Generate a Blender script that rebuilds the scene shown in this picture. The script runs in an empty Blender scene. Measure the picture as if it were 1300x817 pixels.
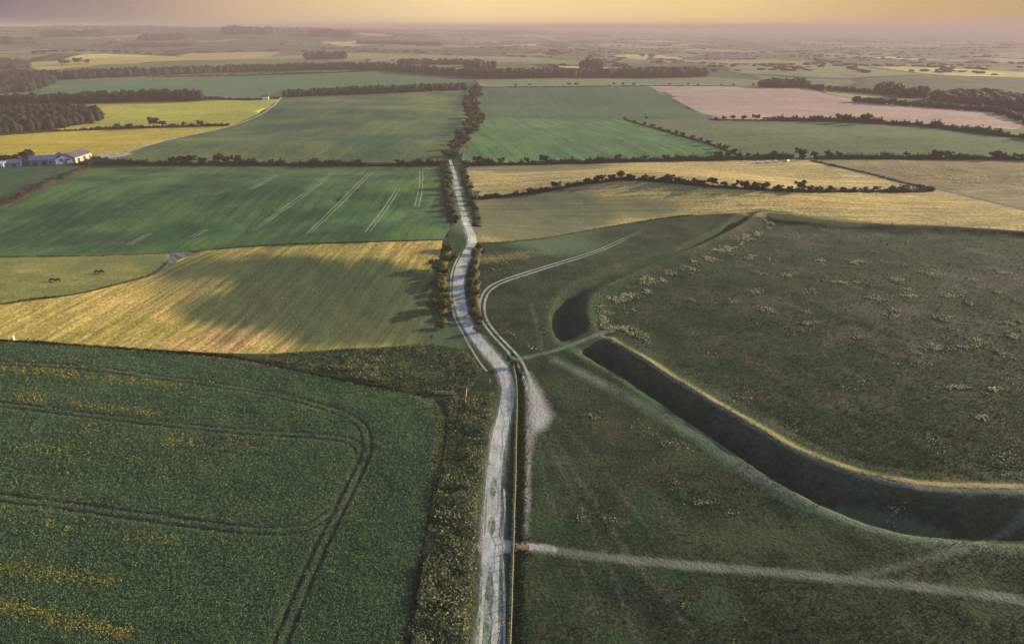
import bpy, math, random
import numpy as np
from mathutils import Vector, Matrix
from mathutils.geometry import delaunay_2d_cdt

R = math.radians
rng = np.random.default_rng(7)
random.seed(7)
scene = bpy.context.scene
col = scene.collection

# ------------------------------------------------------------------ camera
W, H, F = 1300.0, 817.0, 878.0          # photograph size and focal length, in its pixels
HORIZON = 34.0
CAM_Z = 100.0
PITCH = math.atan((H / 2 - HORIZON) / F)
cam = bpy.data.cameras.new('camera')
cam.sensor_fit = 'HORIZONTAL'
cam.angle = 2 * math.atan(W / 2 / F)
cam.clip_start, cam.clip_end = 1.0, 200000.0
cam_o = bpy.data.objects.new('camera', cam)
col.objects.link(cam_o)
cam_o.location = (0, 0, CAM_Z)
cam_o.rotation_euler = (math.pi / 2 - PITCH, 0, 0)
scene.camera = cam_o

# ------------------------------------------------------------------ light
SUN_EL, SUN_AZ = R(14), R(66)            # azimuth from +Y towards +X
sdir = Vector((math.sin(SUN_AZ) * math.cos(SUN_EL), math.cos(SUN_AZ) * math.cos(SUN_EL), math.sin(SUN_EL)))
sun = bpy.data.lights.new('sun', 'SUN')
sun.energy = 5.0
sun.angle = R(0.6)
sun.color = (1.0, 0.83, 0.52)
sun_o = bpy.data.objects.new('sun', sun)
sun_o.rotation_euler = sdir.to_track_quat('Z', 'Y').to_euler()
sun_o.location = (300, 200, 400)
col.objects.link(sun_o)

world = bpy.data.worlds.new('World')
scene.world = world
world.use_nodes = True
wt = world.node_tree
wt.nodes.clear()
def wn(t, **k):
    n = wt.nodes.new(t)
    for a, b in k.items():
        setattr(n, a, b)
    return n
wo = wn('ShaderNodeOutputWorld')
bg = wn('ShaderNodeBackground')
bg.inputs['Strength'].default_value = 0.135
sky = wn('ShaderNodeTexSky', sky_type='NISHITA', sun_disc=False, sun_elevation=SUN_EL, sun_rotation=SUN_AZ,
         air_density=1.0, dust_density=1.0, ozone_density=1.5)
# dusk bands low on the horizon: the sky itself is cream ahead and mauve to both sides
geo = wn('ShaderNodeTexCoord')
sep = wn('ShaderNodeSeparateXYZ')
wt.links.new(geo.outputs['Generated'], sep.inputs[0])
at2 = wn('ShaderNodeMath', operation='ARCTAN2')
wt.links.new(sep.outputs[0], at2.inputs[0]); wt.links.new(sep.outputs[1], at2.inputs[1])
mr = wn('ShaderNodeMapRange')
mr.inputs['From Min'].default_value = R(-45); mr.inputs['From Max'].default_value = R(45)
wt.links.new(at2.outputs[0], mr.inputs['Value'])
rp = wn('ShaderNodeValToRGB')
SKYSTOPS = [(0.02, (0.10, 0.085, 0.13)), (0.094, (0.14, 0.114, 0.156)), (0.20, (0.305, 0.223, 0.188)), (0.28, (0.515, 0.376, 0.223)), (0.463, (0.83, 0.61, 0.305)),
            (0.677, (0.73, 0.515, 0.223)), (0.80, (0.545, 0.352, 0.171)), (0.906, (0.43, 0.30, 0.145)), (1.0, (0.35, 0.24, 0.15))]
while len(rp.color_ramp.elements) < len(SKYSTOPS):
    rp.color_ramp.elements.new(0.5)
for e, (p, c) in zip(rp.color_ramp.elements, SKYSTOPS):
    e.position = p; e.color = (*c, 1)
wt.links.new(mr.outputs[0], rp.inputs[0])
SKY_BAND = 4.2
vm = wn('ShaderNodeVectorMath', operation='SCALE')
vm.inputs['Scale'].default_value = SKY_BAND
wt.links.new(rp.outputs[0], vm.inputs[0])
mz = wn('ShaderNodeMapRange', interpolation_type='SMOOTHSTEP')
mz.inputs['From Min'].default_value = 0.03; mz.inputs['From Max'].default_value = 0.22
mz.inputs['To Min'].default_value = 0.0; mz.inputs['To Max'].default_value = 1.0
wt.links.new(sep.outputs[2], mz.inputs['Value'])
mx = wn('ShaderNodeMix', data_type='RGBA')
wt.links.new(mz.outputs[0], mx.inputs[0])
wt.links.new(vm.outputs[0], mx.inputs[6])
wt.links.new(sky.outputs[0], mx.inputs[7])
wt.links.new(mx.outputs[2], bg.inputs['Color'])
wt.links.new(bg.outputs[0], wo.inputs['Surface'])

scene.view_settings.view_transform = 'Standard'
scene.view_settings.look = 'None'
scene.view_settings.gamma = 1.0
scene.view_settings.use_curve_mapping = False
scene.view_settings.exposure = 1.14
scene.cycles.use_denoising = True
try:
    scene.cycles.denoiser = 'OPENIMAGEDENOISE'
except Exception:
    pass
scene.cycles.max_bounces = 4
scene.cycles.diffuse_bounces = 2
scene.cycles.glossy_bounces = 1
scene.cycles.volume_bounces = 1
scene.cycles.transparent_max_bounces = 8
scene.cycles.sample_clamp_indirect = 4.0

HAZE_DENSITY = 2.0e-4
HAZE_COLOR = (0.43, 0.33, 0.35)

# ------------------------------------------------------------------ maths of the place
cp, sp = math.cos(PITCH), math.sin(PITCH)

def rays(px):
    px = np.asarray(px, float).reshape(-1, 2)
    u = (px[:, 0] - W / 2) / F
    v = (px[:, 1] - H / 2) / F
    d = np.stack([u, cp - v * sp, -sp - v * cp], 1)
    return d / np.linalg.norm(d, axis=1)[:, None]

def on_plane(px, z=0.0):
    d = rays(px)
    t = (CAM_Z - z) / np.maximum(-d[:, 2], 1e-5)
    return d[:, :2] * t[:, None]

def smooth(a, b, x):
    t = np.clip((x - a) / (b - a), 0, 1)
    return t * t * (3 - 2 * t)

def catmull(pts, closed=False, n=6):
    p = np.asarray(pts, float)
    k = len(p)
    out = []
    rng_ = range(k) if closed else range(k - 1)
    for i in rng_:
        if closed:
            a, b, c, d = p[(i - 1) % k], p[i], p[(i + 1) % k], p[(i + 2) % k]
        else:
            a, b, c, d = p[max(i - 1, 0)], p[i], p[i + 1], p[min(i + 2, k - 1)]
        for j in range(n):
            t = j / n
            out.append(0.5 * ((2 * b) + (c - a) * t + (2 * a - 5 * b + 4 * c - d) * t * t + (3 * b - a - 3 * c + d) * t ** 3))
    if not closed:
        out.append(p[-1])
    return np.array(out)

def dist_poly(P, poly, closed=False, reach=None):
    """distance from points P to a polyline; beyond `reach` metres it may read as far away"""
    n = len(poly)
    if reach is None:
        reach = 25.0 if len(P) > 4000 else 1e9
    order = np.argsort(P[:, 1]) if reach < 1e8 else np.arange(len(P))
    S = P[order]
    ys = S[:, 1]
    best = np.full(len(P), 1e18)
    for i in range(n if closed else n - 1):
        a, b = poly[i], poly[(i + 1) % n]
        if reach < 1e8:
            lo = np.searchsorted(ys, min(a[1], b[1]) - reach); hi = np.searchsorted(ys, max(a[1], b[1]) + reach)
            if lo >= hi:
                continue
        else:
            lo, hi = 0, len(P)
        ab = b - a
        L = max(float(ab @ ab), 1e-9)
        q = S[lo:hi] - a
        t = np.clip((q @ ab) / L, 0, 1)
        q = q - t[:, None] * ab
        d = (q * q).sum(1)
        np.minimum(best[lo:hi], d, out=best[lo:hi])
    out = np.empty(len(P)); out[order] = np.sqrt(best)
    return out, None

def inside(P, poly):
    x, y = P[:, 0], P[:, 1]
    lo, hi = poly.min(0), poly.max(0)
    sel = np.where((x >= lo[0]) & (x <= hi[0]) & (y >= lo[1]) & (y <= hi[1]))[0]
    r = np.zeros(len(P), bool)
    if not len(sel):
        return r
    xs, ys = x[sel], y[sel]
    c = np.zeros(len(sel), bool)
    n = len(poly)
    for i in range(n):
        x1, y1 = poly[i]; x2, y2 = poly[(i + 1) % n]
        if y1 == y2:
            continue
        m = ((y1 > ys) != (y2 > ys)) & (xs < (x2 - x1) * (ys - y1) / (y2 - y1) + x1)
        c ^= m
    r[sel] = c
    return r

def vnoise(P, L, seed=0):
    """smooth value noise, wavelength L metres, range about -1..1"""
    g = P / L + seed * 17.37
    i = np.floor(g).astype(np.int64)
    f = g - i
    f = f * f * (3 - 2 * f)
    def hsh(ix, iy):
        n = (ix * 374761393 + iy * 668265263 + seed * 2147483) & 0xffffffff
        n = ((n ^ (n >> 13)) * 1274126177) & 0xffffffff
        return ((n ^ (n >> 16)) & 0xffff) / 32767.5 - 1
    a = hsh(i[:, 0], i[:, 1]); b = hsh(i[:, 0] + 1, i[:, 1])
    c = hsh(i[:, 0], i[:, 1] + 1); d = hsh(i[:, 0] + 1, i[:, 1] + 1)
    return (a * (1 - f[:, 0]) + b * f[:, 0]) * (1 - f[:, 1]) + (c * (1 - f[:, 0]) + d * f[:, 0]) * f[:, 1]

# --- the hill fort's rampart
RING_PX = [(962, 274), (935, 290), (890, 312), (845, 330), (800, 350), (764, 366), (749, 382), (747, 400), (757, 416), (775, 428),
           (815, 452), (870, 487), (930, 523), (1000, 562), (1060, 588), (1120, 606), (1180, 615), (1240, 618), (1310, 618),
           (1400, 606), (1480, 560), (1520, 470), (1480, 370), (1400, 318), (1320, 297), (1220, 289), (1120, 286), (1040, 280), (990, 274)]
RING = catmull(on_plane(RING_PX, 3.4), closed=True, n=6)
PROF_D = [-60, -25, -9, -4.5, -2.0, -0.6, 0.5, 1.6, 3.6, 5.9, 6.9, 7.8, 9.2, 10.4, 12.5, 18, 60]
PROF_Z = [0.4, 0.6, 1.0, 1.9, 3.0, 3.4, 3.3, 2.75, 0.9, -1.6, -2.3, -2.3, -0.9, 0.45, 0.45, 0.1, 0]
CAUSE_PX = [(655, 452), (678, 448), (712, 441), (742, 431), (768, 421), (790, 412)]
CAUSE = catmull(on_plane(CAUSE_PX, 1.5), n=6)

def _ring_sd(P):
    d, _ = dist_poly(P, RING, closed=True, reach=70)
    return np.where(inside(P, RING), -1, 1) * np.minimum(d, 99.0)

def ring_scale(P):
    """the ditch is broader along the south-east side"""
    return 1 + 0.50 * smooth(48, 85, P[:, 0]) * smooth(230, 170, P[:, 1]) + 0.35 * smooth(185, 225, P[:, 1]) * smooth(80, 50, P[:, 0])

# the rampart's distance field, kept on a 0.6 m grid
_GS = 0.6
_gx = np.arange(0, 460, _GS); _gy = np.arange(30, 640, _GS)
_GG = np.stack(np.meshgrid(_gx, _gy), -1).reshape(-1, 2)
_SD = _ring_sd(_GG).reshape(len(_gy), len(_gx))
_CD = np.minimum(dist_poly(_GG, CAUSE, reach=20)[0], 99).reshape(_SD.shape)

def lookup(A, P):
    u = np.clip(P[:, 0] / _GS, 0, len(_gx) - 1.001); v = np.clip((P[:, 1] - 30) / _GS, 0, len(_gy) - 1.001)
    i = u.astype(int); j = v.astype(int); u = u - i; v = v - j
    return (A[j, i] * (1 - u) + A[j, i + 1] * u) * (1 - v) + (A[j + 1, i] * (1 - u) + A[j + 1, i + 1] * u) * v

def ring_sd(P):
    ok = (P[:, 0] >= 0) & (P[:, 0] < 459) & (P[:, 1] >= 30) & (P[:, 1] < 639)
    d = np.where(ok, lookup(_SD, P), 99.0)
    return np.where(d > 0, d / ring_scale(P), d)

BUMPS = [  # pixel anchor, sigma across (m), sigma along (m), turn (deg), height (m)
    (850, 243, 70, 38, -10, 12.0),
    (500, 330, 52, 40, 20, 11.0),
    (-60, 400, 60, 45, 0, 9.0),
    (330, 415, 60, 25, 0, -2.0),
    (400, 255, 90, 45, 15, 8.0),
    (60, 245, 70, 40, 0, 6.0),
    (420, 150, 330, 55, 0, 7.0),
    (330, 192, 180, 30, 0, 5.0),
    (700, 170, 150, 80, 0, 6.0),
    (1100, 182, 200, 60, 0, 5.0),
    (1250, 215, 80, 30, 0, 3.0),
    (1000, 218, 80, 22, 0, 2.5),
    (250, 130, 200, 60, 0, 6.0),
    (700, 128, 200, 70, 0, -6.0),
    (860, 515, 14, 10, 0, 0.0),
    (930, 650, 14, 9, 0, -1.3),
    (560, 420, 10, 30, 0, -1.0),
]
_B = [(on_plane([(b[0], b[1])])[0], b[2], b[3], R(b[4]), b[5]) for b in BUMPS]

def height(P):
    P = np.asarray(P, float)
    r = np.hypot(P[:, 0], P[:, 1])
    az = np.degrees(np.arctan2(P[:, 0], P[:, 1]))
    z = np.zeros(len(P))
    for c, sx, sy, a, amp in _B:
        q = P - c
        u = q[:, 0] * math.cos(a) + q[:, 1] * math.sin(a)
        v = -q[:, 0] * math.sin(a) + q[:, 1] * math.cos(a)
        z += amp * np.exp(-0.5 * ((u / sx) ** 2 + (v / sy) ** 2))
    z += 0.9 * vnoise(P, 70, 1) * smooth(200, 320, r)
    z += 5.2 * vnoise(P, 240, 2) * smooth(380, 700, r)
    z += 6.0 * vnoise(P, 800, 3) * smooth(1300, 2600, r)
    z += 0.22 * vnoise(P, 9, 4) + 0.12 * vnoise(P, 3.5, 5) * (r < 420)
    # chalk downs far off to the left, a plain to the right
    g = np.where(az < -3, smooth(-2, -22, az), 0) if False else np.clip(smooth(0, 1, (-az - 1) / 16.0), 0, 1)
    g = g * (1 - smooth(60, 100, -az)) * (r > 1500)
    top = 97 + 9 * vnoise(np.stack([az * 10, az * 0], 1), 45, 8) + 5 * vnoise(np.stack([az * 10, az * 0], 1), 14, 9)
    rise = 0.30 * smooth(2100, 3400, r + 500 * vnoise(P, 900, 12)) + 0.70 * smooth(3400, 5600, r + 500 * vnoise(P, 1300, 10))
    z += g * 15 * vnoise(P, 950, 14) * smooth(2100, 3000, r) * (1 - smooth(4300, 5400, r))
    z += g * rise * top + g * 7 * vnoise(P, 420, 11) * smooth(2300, 3000, r) * (1 - smooth(4500, 5600, r))
    g2 = np.exp(-((az + 1.0) / 7) ** 2) * smooth(4500, 9000, r) * 60
    z += g2
    z -= 14 * smooth(1700, 3200, r) * smooth(2, 12, az)
    near = np.where((P[:, 0] > 0) & (P[:, 0] < 458) & (P[:, 1] < 620) & (P[:, 1] > 40))[0]
    if len(near):
        Q = P[near]
        d = ring_sd(Q)
        zz = np.interp(d, PROF_D, PROF_Z)
        dc = np.where(Q[:, 0] < 459, lookup(_CD, Q), 99)
        k = smooth(7.5, 2.6, dc)
        zz = np.where(zz < 0, zz * (1 - 0.4 * smooth(200, 260, Q[:, 1]) * (Q[:, 0] < 120)), zz)
        zz = zz * (1 - k) + np.interp(d, [-60, -10, 0, 30, 40], [0.4, 1.0, 1.7, 0.6, 0.0]) * k
        z[near] += zz
    return z

def ground(px):
    """pixels of the photograph -> points (x, y, z) on the terrain"""
    d = rays(px)
    n = len(d)
    ts = np.concatenate([np.arange(70, 420, 3.0), 420 * 1.02 ** np.arange(0, 250)])
    hit = np.full(n, np.nan); lo = np.full(n, 60.0)
    pend = np.arange(n)
    for t in ts:
        if not len(pend):
            break
        p = d[pend] * t
        below = (CAM_Z + p[:, 2]) < height(p[:, :2])
        hit[pend[below]] = t
        lo[pend[~below]] = t
        pend = pend[~below]
    hit[np.isnan(hit)] = 60000
    hi = hit.copy()
    for _ in range(14):
        m = (lo + hi) / 2
        p = d * m[:, None]
        b = (CAM_Z + p[:, 2]) < height(p[:, :2])
        hi = np.where(b, m, hi); lo = np.where(b, lo, m)
    p = d * hi[:, None]
    return np.stack([p[:, 0], p[:, 1], height(p[:, :2])], 1)

def subdiv_px(pts, step, closed):
    out = []
    n = len(pts)
    for i in range(n if closed else n - 1):
        a = np.array(pts[i], float); b = np.array(pts[(i + 1) % n], float)
        k = max(1, int(np.hypot(*(b - a)) / step))
        for j in range(k):
            out.append(a + (b - a) * j / k)
    if not closed:
        out.append(np.array(pts[-1], float))
    return np.array(out)

def area_poly(px):
    return ground(subdiv_px(px, 14, True))[:, :2]

def line_world(px, step=6, sm=True):
    p = catmull(px, n=5) if sm and len(px) > 2 else np.array(px, float)
    return ground(subdiv_px([tuple(q) for q in p], step, False))[:, :2]

def ribbon(line, wl, wr=None):
    """closed outline of a strip round a world line; widths may vary along it"""
    wr = wl if wr is None else wr
    wl = np.broadcast_to(np.asarray(wl, float), (len(line),)); wr = np.broadcast_to(np.asarray(wr, float), (len(line),))
    t = np.gradient(line, axis=0)
    t /= np.linalg.norm(t, axis=1)[:, None] + 1e-9
    nrm = np.stack([-t[:, 1], t[:, 0]], 1)
    L = line + nrm * wl[:, None]; Rr = line - nrm * wr[:, None]
    return np.concatenate([L, Rr[::-1]])

def offset(line, d):
    t = np.gradient(line, axis=0)
    t /= np.linalg.norm(t, axis=1)[:, None] + 1e-9
    return line + np.stack([-t[:, 1], t[:, 0]], 1) * d

# ------------------------------------------------------------------ materials
def new_mat(name, rough=0.95, spec=0.1):
    m = bpy.data.materials.new(name)
    m.use_nodes = True
    b = m.node_tree.nodes['Principled BSDF']
    b.inputs['Roughness'].default_value = rough
    b.inputs['Specular IOR Level'].default_value = spec
    return m, m.node_tree, b

def N(nt, t, **k):
    n = nt.nodes.new(t)
    for a, b in k.items():
        setattr(n, a, b)
    return n

def mixc(nt, fac, a, b, mode='MIX'):
    m = N(nt, 'ShaderNodeMix', data_type='RGBA', blend_type=mode)
    for s, v in ((0, fac), (6, a), (7, b)):
        if isinstance(v, (int, float)):
            m.inputs[s].default_value = v
        elif isinstance(v, tuple):
            m.inputs[s].default_value = (*v, 1)
        else:
            nt.links.new(v, m.inputs[s])
    return m.outputs[2]

def math_n(nt, op, a, b=0.0, c=None):
    m = N(nt, 'ShaderNodeMath', operation=op)
    for s, v in enumerate((a, b, c)):
        if v is None:
            continue
        if isinstance(v, (int, float)):
            m.inputs[s].default_value = v
        else:
            nt.links.new(v, m.inputs[s])
    return m.outputs[0]

def rng_n(nt, v, a, b, c=0.0, d=1.0):
    m = N(nt, 'ShaderNodeMapRange', interpolation_type='SMOOTHSTEP')
    nt.links.new(v, m.inputs['Value'])
    for k, x in (('From Min', a), ('From Max', b), ('To Min', c), ('To Max', d)):
        m.inputs[k].default_value = x
    return m.outputs[0]

def noise_n(nt, pos, L, detail=3.0, rough=0.6):
    n = N(nt, 'ShaderNodeTexNoise')
    n.inputs['Scale'].default_value = 1.0 / L
    n.inputs['Detail'].default_value = detail
    n.inputs['Roughness'].default_value = rough
    nt.links.new(pos, n.inputs['Vector'])
    return n.outputs['Fac']

CHALK = (0.46, 0.43, 0.40)
def ground_mat(name, a, b, big=40.0, fine=1.2, rows=None, row_w=6.0, row_k=0.35, third=None, third_L=18.0, third_k=(0.55, 0.7),
               bump=0.6, bump_L=0.8, attrs=False, grain=0.35):
    """a/b: the two tones; rows: direction (deg) of drill rows; third: colour of patches"""
    m, nt, bs = new_mat(name)
    g = N(nt, 'ShaderNodeNewGeometry').outputs['Position']
    n1 = noise_n(nt, g, big, 4)
    n2 = noise_n(nt, g, fine, 3, 0.7)
    c = mixc(nt, rng_n(nt, n1, 0.36, 0.64), a, b)
    if third:
        n3 = noise_n(nt, g, third_L, 5, 0.7)
        c = mixc(nt, rng_n(nt, n3, *third_k), c, third)
    if rows is not None:
        mp = N(nt, 'ShaderNodeMapping')
        nt.links.new(g, mp.inputs['Vector'])
        rt = N(nt, 'ShaderNodeVectorRotate', rotation_type='Z_AXIS')
        rt.inputs['Angle'].default_value = -R(rows)
        nt.links.new(g, rt.inputs['Vector'])
        sc = N(nt, 'ShaderNodeVectorMath', operation='MULTIPLY')
        sc.inputs[1].default_value = (0.035 / row_w * 2, 1.0 / row_w, 0.0)
        nt.links.new(rt.outputs[0], sc.inputs[0])
        n4 = noise_n(nt, sc.outputs[0], 1.0, 4, 0.65)
        v = rng_n(nt, n4, 0.35, 0.65, 1 - row_k, 1 + row_k)
        c = mixc(nt, 1.0, c, v, 'MULTIPLY')
    v = rng_n(nt, n2, 0.25, 0.75, 1 - grain, 1 + grain)
    c = mixc(nt, 1.0, c, v, 'MULTIPLY')
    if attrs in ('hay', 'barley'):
        at = N(nt, 'ShaderNodeAttribute', attribute_name='lush_light_shade')
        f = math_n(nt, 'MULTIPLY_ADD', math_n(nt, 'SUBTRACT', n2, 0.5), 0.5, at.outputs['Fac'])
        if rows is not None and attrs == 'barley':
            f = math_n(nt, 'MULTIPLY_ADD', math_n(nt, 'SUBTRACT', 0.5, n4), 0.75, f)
        c = mixc(nt, math_n(nt, 'MULTIPLY', rng_n(nt, f, 0.1, 0.9), rng_n(nt, at.outputs['Fac'], 0.0, 0.3, 0.0, 0.92)), c, (0.055, 0.078, 0.034) if attrs == 'barley' else (0.095, 0.105, 0.055))  # green darkens the hollow and hill side: shade put into the crop colour
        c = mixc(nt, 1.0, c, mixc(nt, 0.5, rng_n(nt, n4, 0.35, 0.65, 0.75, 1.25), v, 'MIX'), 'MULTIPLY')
    elif attrs:
        for an, cc, k in (('dry', (0.27, 0.205, 0.08), 0.9), ('lush_light_shade', (0.060, 0.098, 0.048), 0.55), ('mauve', (0.078, 0.066, 0.060), 1.1), ('trod', (0.108, 0.122, 0.092), 0.3), ('chalk', (0.33, 0.30, 0.285), 0.18)):  # dry: straw grass and one painted sunlit strip; green: banks with light painted in
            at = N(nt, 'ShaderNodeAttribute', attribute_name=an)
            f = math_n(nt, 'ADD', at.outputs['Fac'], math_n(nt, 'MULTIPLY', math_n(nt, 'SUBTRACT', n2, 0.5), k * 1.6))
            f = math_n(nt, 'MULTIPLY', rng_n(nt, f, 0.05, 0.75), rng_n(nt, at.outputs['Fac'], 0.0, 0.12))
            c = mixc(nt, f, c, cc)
    nt.links.new(c, bs.inputs['Base Color'])
    bp = N(nt, 'ShaderNodeBump')
    bp.inputs['Strength'].default_value = bump
    bp.inputs['Distance'].default_value = 0.5
    nt.links.new(noise_n(nt, g, bump_L, 3, 0.7), bp.inputs['Height'])
    nt.links.new(bp.outputs[0], bs.inputs['Normal'])
    return m

def plain_mat():
    m, nt, bs = new_mat('far_farmland')
    g = N(nt, 'ShaderNodeNewGeometry').outputs['Position']
    wob = N(nt, 'ShaderNodeTexNoise'); wob.inputs['Scale'].default_value = 1 / 500
    nt.links.new(g, wob.inputs['Vector'])
    wv = N(nt, 'ShaderNodeVectorMath', operation='MULTIPLY_ADD')
    nt.links.new(wob.outputs['Color'], wv.inputs[0]); wv.inputs[1].default_value = (260, 260, 0); nt.links.new(g, wv.inputs[2])
    flat = N(nt, 'ShaderNodeVectorMath', operation='MULTIPLY'); flat.inputs[1].default_value = (1 / 330, 1 / 420, 0)
    nt.links.new(wv.outputs[0], flat.inputs[0])
    vo = N(nt, 'ShaderNodeTexVoronoi'); vo.inputs['Scale'].default_value = 1.0
    nt.links.new(flat.outputs[0], vo.inputs['Vector'])
    sx = N(nt, 'ShaderNodeSeparateColor'); nt.links.new(vo.outputs['Color'], sx.inputs[0])
    cr = N(nt, 'ShaderNodeValToRGB'); cr.color_ramp.interpolation = 'CONSTANT'
    st = [(0, (0.035, 0.065, 0.025)), (0.22, (0.09, 0.12, 0.05)), (0.42, (0.05, 0.085, 0.04)), (0.56, (0.22, 0.19, 0.08)), (0.68, (0.13, 0.16, 0.07)),
          (0.80, (0.30, 0.22, 0.16)), (0.87, (0.07, 0.11, 0.05)), (0.95, (0.40, 0.34, 0.12))]
    while len(cr.color_ramp.elements) < len(st):
        cr.color_ramp.elements.new(0.5)
    for e, (p, c) in zip(cr.color_ramp.elements, st):
        e.position = p; e.color = (*c, 1)
    nt.links.new(sx.outputs[0], cr.inputs[0])
    ve = N(nt, 'ShaderNodeTexVoronoi', feature='DISTANCE_TO_EDGE'); ve.inputs['Scale'].default_value = 1.0
    nt.links.new(flat.outputs[0], ve.inputs['Vector'])
    c = mixc(nt, rng_n(nt, ve.outputs['Distance'], 0.012, 0.035), (0.012, 0.02, 0.01), cr.outputs[0])
    n = noise_n(nt, g, 60, 5, 0.7)
    c = mixc(nt, 1.0, c, rng_n(nt, n, 0.3, 0.7, 0.65, 1.35), 'MULTIPLY')
    nt.links.new(c, bs.inputs['Base Color'])
    return m

def leaf_mat(name, a, b, c=None, att=None, rough=0.8):
    """foliage: tones differ from leaf clump to leaf clump"""
    m, nt, bs = new_mat(name, rough, 0.15)
    gi = N(nt, 'ShaderNodeNewGeometry')
    oi = N(nt, 'ShaderNodeObjectInfo')
    k = mixc(nt, gi.outputs['Random Per Island'], a, b)
    if c:
        k = mixc(nt, rng_n(nt, oi.outputs['Random'], 0.25, 0.9, 0, 0.75), k, c)
    if att:
        t = N(nt, 'ShaderNodeAttribute', attribute_name='flower')
        k = mixc(nt, t.outputs['Fac'], k, att)
    nt.links.new(k, bs.inputs['Base Color'])
    tr = N(nt, 'ShaderNodeBsdfTranslucent')
    nt.links.new(k, tr.inputs['Color'])
    ms = N(nt, 'ShaderNodeMixShader'); ms.inputs[0].default_value = 0.22
    nt.links.new(bs.outputs[0], ms.inputs[1]); nt.links.new(tr.outputs[0], ms.inputs[2])
    nt.links.new(ms.outputs[0], nt.nodes['Material Output'].inputs['Surface'])
    return m

def plain(name, colr, rough=0.7, var=0.15, L=0.6):
    m, nt, bs = new_mat(name, rough, 0.3)
    tc = N(nt, 'ShaderNodeTexCoord')
    n = noise_n(nt, tc.outputs['Object'], L, 4)
    c = mixc(nt, 1.0, colr, rng_n(nt, n, 0.3, 0.7, 1 - var, 1 + var), 'MULTIPLY')
    nt.links.new(c, bs.inputs['Base Color'])
    return m

def rowdir(a, b):
    p = on_plane([a, b])
    return math.degrees(math.atan2(*(p[1] - p[0])[::-1]))

# ------------------------------------------------------------------ helpers for objects
def tag(o, label=None, cat=None, group=None, kind=None):
    for k, v in (('label', label), ('category', cat), ('group', group), ('kind', kind)):
        if v:
            o[k] = v
    return o

def mesh_np(name, V, Fc, mats, parent=None, attrs=None, loops=4, smooth_=False):
    me = bpy.data.meshes.new(name)
    V = np.asarray(V, np.float32); Fc = np.asarray(Fc, np.int32)
    me.vertices.add(len(V)); me.vertices.foreach_set('co', V.ravel())
    me.loops.add(Fc.size); me.loops.foreach_set('vertex_index', Fc.ravel())
    me.polygons.add(len(Fc)); me.polygons.foreach_set('loop_start', np.arange(0, Fc.size, Fc.shape[1], dtype=np.int32))
    if smooth_:
        me.polygons.foreach_set('use_smooth', np.ones(len(Fc), bool))
    me.update(calc_edges=True)
    for k, v in (attrs or {}).items():
        a = me.attributes.new(k, 'FLOAT', 'POINT'); a.data.foreach_set('value', np.asarray(v, np.float32))
    for m in (mats if isinstance(mats, (list, tuple)) else [mats]):
        me.materials.append(m)
    o = bpy.data.objects.new(name, me)
    col.objects.link(o)
    if parent:
        o.parent = parent
    return o

def empty(name, loc, rz=0.0, sc=1.0):
    o = bpy.data.objects.new(name, None)
    o.empty_display_size = 0.5
    o.location = loc; o.rotation_euler = (0, 0, rz); o.scale = (sc, sc, sc)
    col.objects.link(o)
    return o

class MB:
    """collects simple solids and links them as one mesh"""
    def __init__(s):
        s.v = []; s.f = []
    def poly(s, vs, fs):
        b = len(s.v); s.v += [tuple(p) for p in vs]; s.f += [tuple(b + i for i in f) for f in fs]
        return s
    def box(s, x0, x1, y0, y1, z0, z1):
        return s.poly([(x0, y0, z0), (x1, y0, z0), (x1, y1, z0), (x0, y1, z0), (x0, y0, z1), (x1, y0, z1), (x1, y1, z1), (x0, y1, z1)],
                      [(0, 3, 2, 1), (4, 5, 6, 7), (0, 1, 5, 4), (1, 2, 6, 5), (2, 3, 7, 6), (3, 0, 4, 7)])
    def tube(s, pts, rad, n=6):
        pts = [Vector(p) for p in pts]; vs = []; fs = []
        for i, p in enumerate(pts):
            t = (pts[min(i + 1, len(pts) - 1)] - pts[max(i - 1, 0)]).normalized()
            a = t.orthogonal().normalized(); b = t.cross(a)
            for k in range(n):
                an = 2 * math.pi * k / n
                vs.append(p + (a * math.cos(an) + b * math.sin(an)) * rad[i])
        for i in range(len(pts) - 1):
            for k in range(n):
                fs.append((i * n + k, i * n + (k + 1) % n, (i + 1) * n + (k + 1) % n, (i + 1) * n + k))
        fs += [tuple(range(n))[::-1], tuple((len(pts) - 1) * n + k for k in range(n))]
        return s.poly(vs, fs)
    def ball(s, c, r, n=8, m=6):
        vs = [(c[0], c[1], c[2] - r[2])]; fs = []
        for i in range(1, m):
            ph = -math.pi / 2 + math.pi * i / m
            for k in range(n):
                a = 2 * math.pi * k / n
                vs.append((c[0] + r[0] * math.cos(ph) * math.cos(a), c[1] + r[1] * math.cos(ph) * math.sin(a), c[2] + r[2] * math.sin(ph)))
        vs.append((c[0], c[1], c[2] + r[2]))
        for k in range(n):
            fs.append((0, 1 + (k + 1) % n, 1 + k))
            fs.append((len(vs) - 1, 1 + (m - 2) * n + k, 1 + (m - 2) * n + (k + 1) % n))
        for i in range(m - 2):
            for k in range(n):
                fs.append((1 + i * n + k, 1 + i * n + (k + 1) % n, 1 + (i + 1) * n + (k + 1) % n, 1 + (i + 1) * n + k))
        return s.poly(vs, fs)
    def build(s, name, mat, parent=None, smooth_=False):
        me = bpy.data.meshes.new(name); me.from_pydata(s.v, [], s.f); me.materials.append(mat)
        if smooth_:
            for p in me.polygons:
                p.use_smooth = True
        o = bpy.data.objects.new(name, me); col.objects.link(o)
        if parent:
            o.parent = parent
        return o

def copy_tree(o, parent=None):
    c = o.copy(); col.objects.link(c)
    if parent:
        c.parent = parent
    for ch in list(o.children):
        copy_tree(ch, c)
    return c

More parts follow.
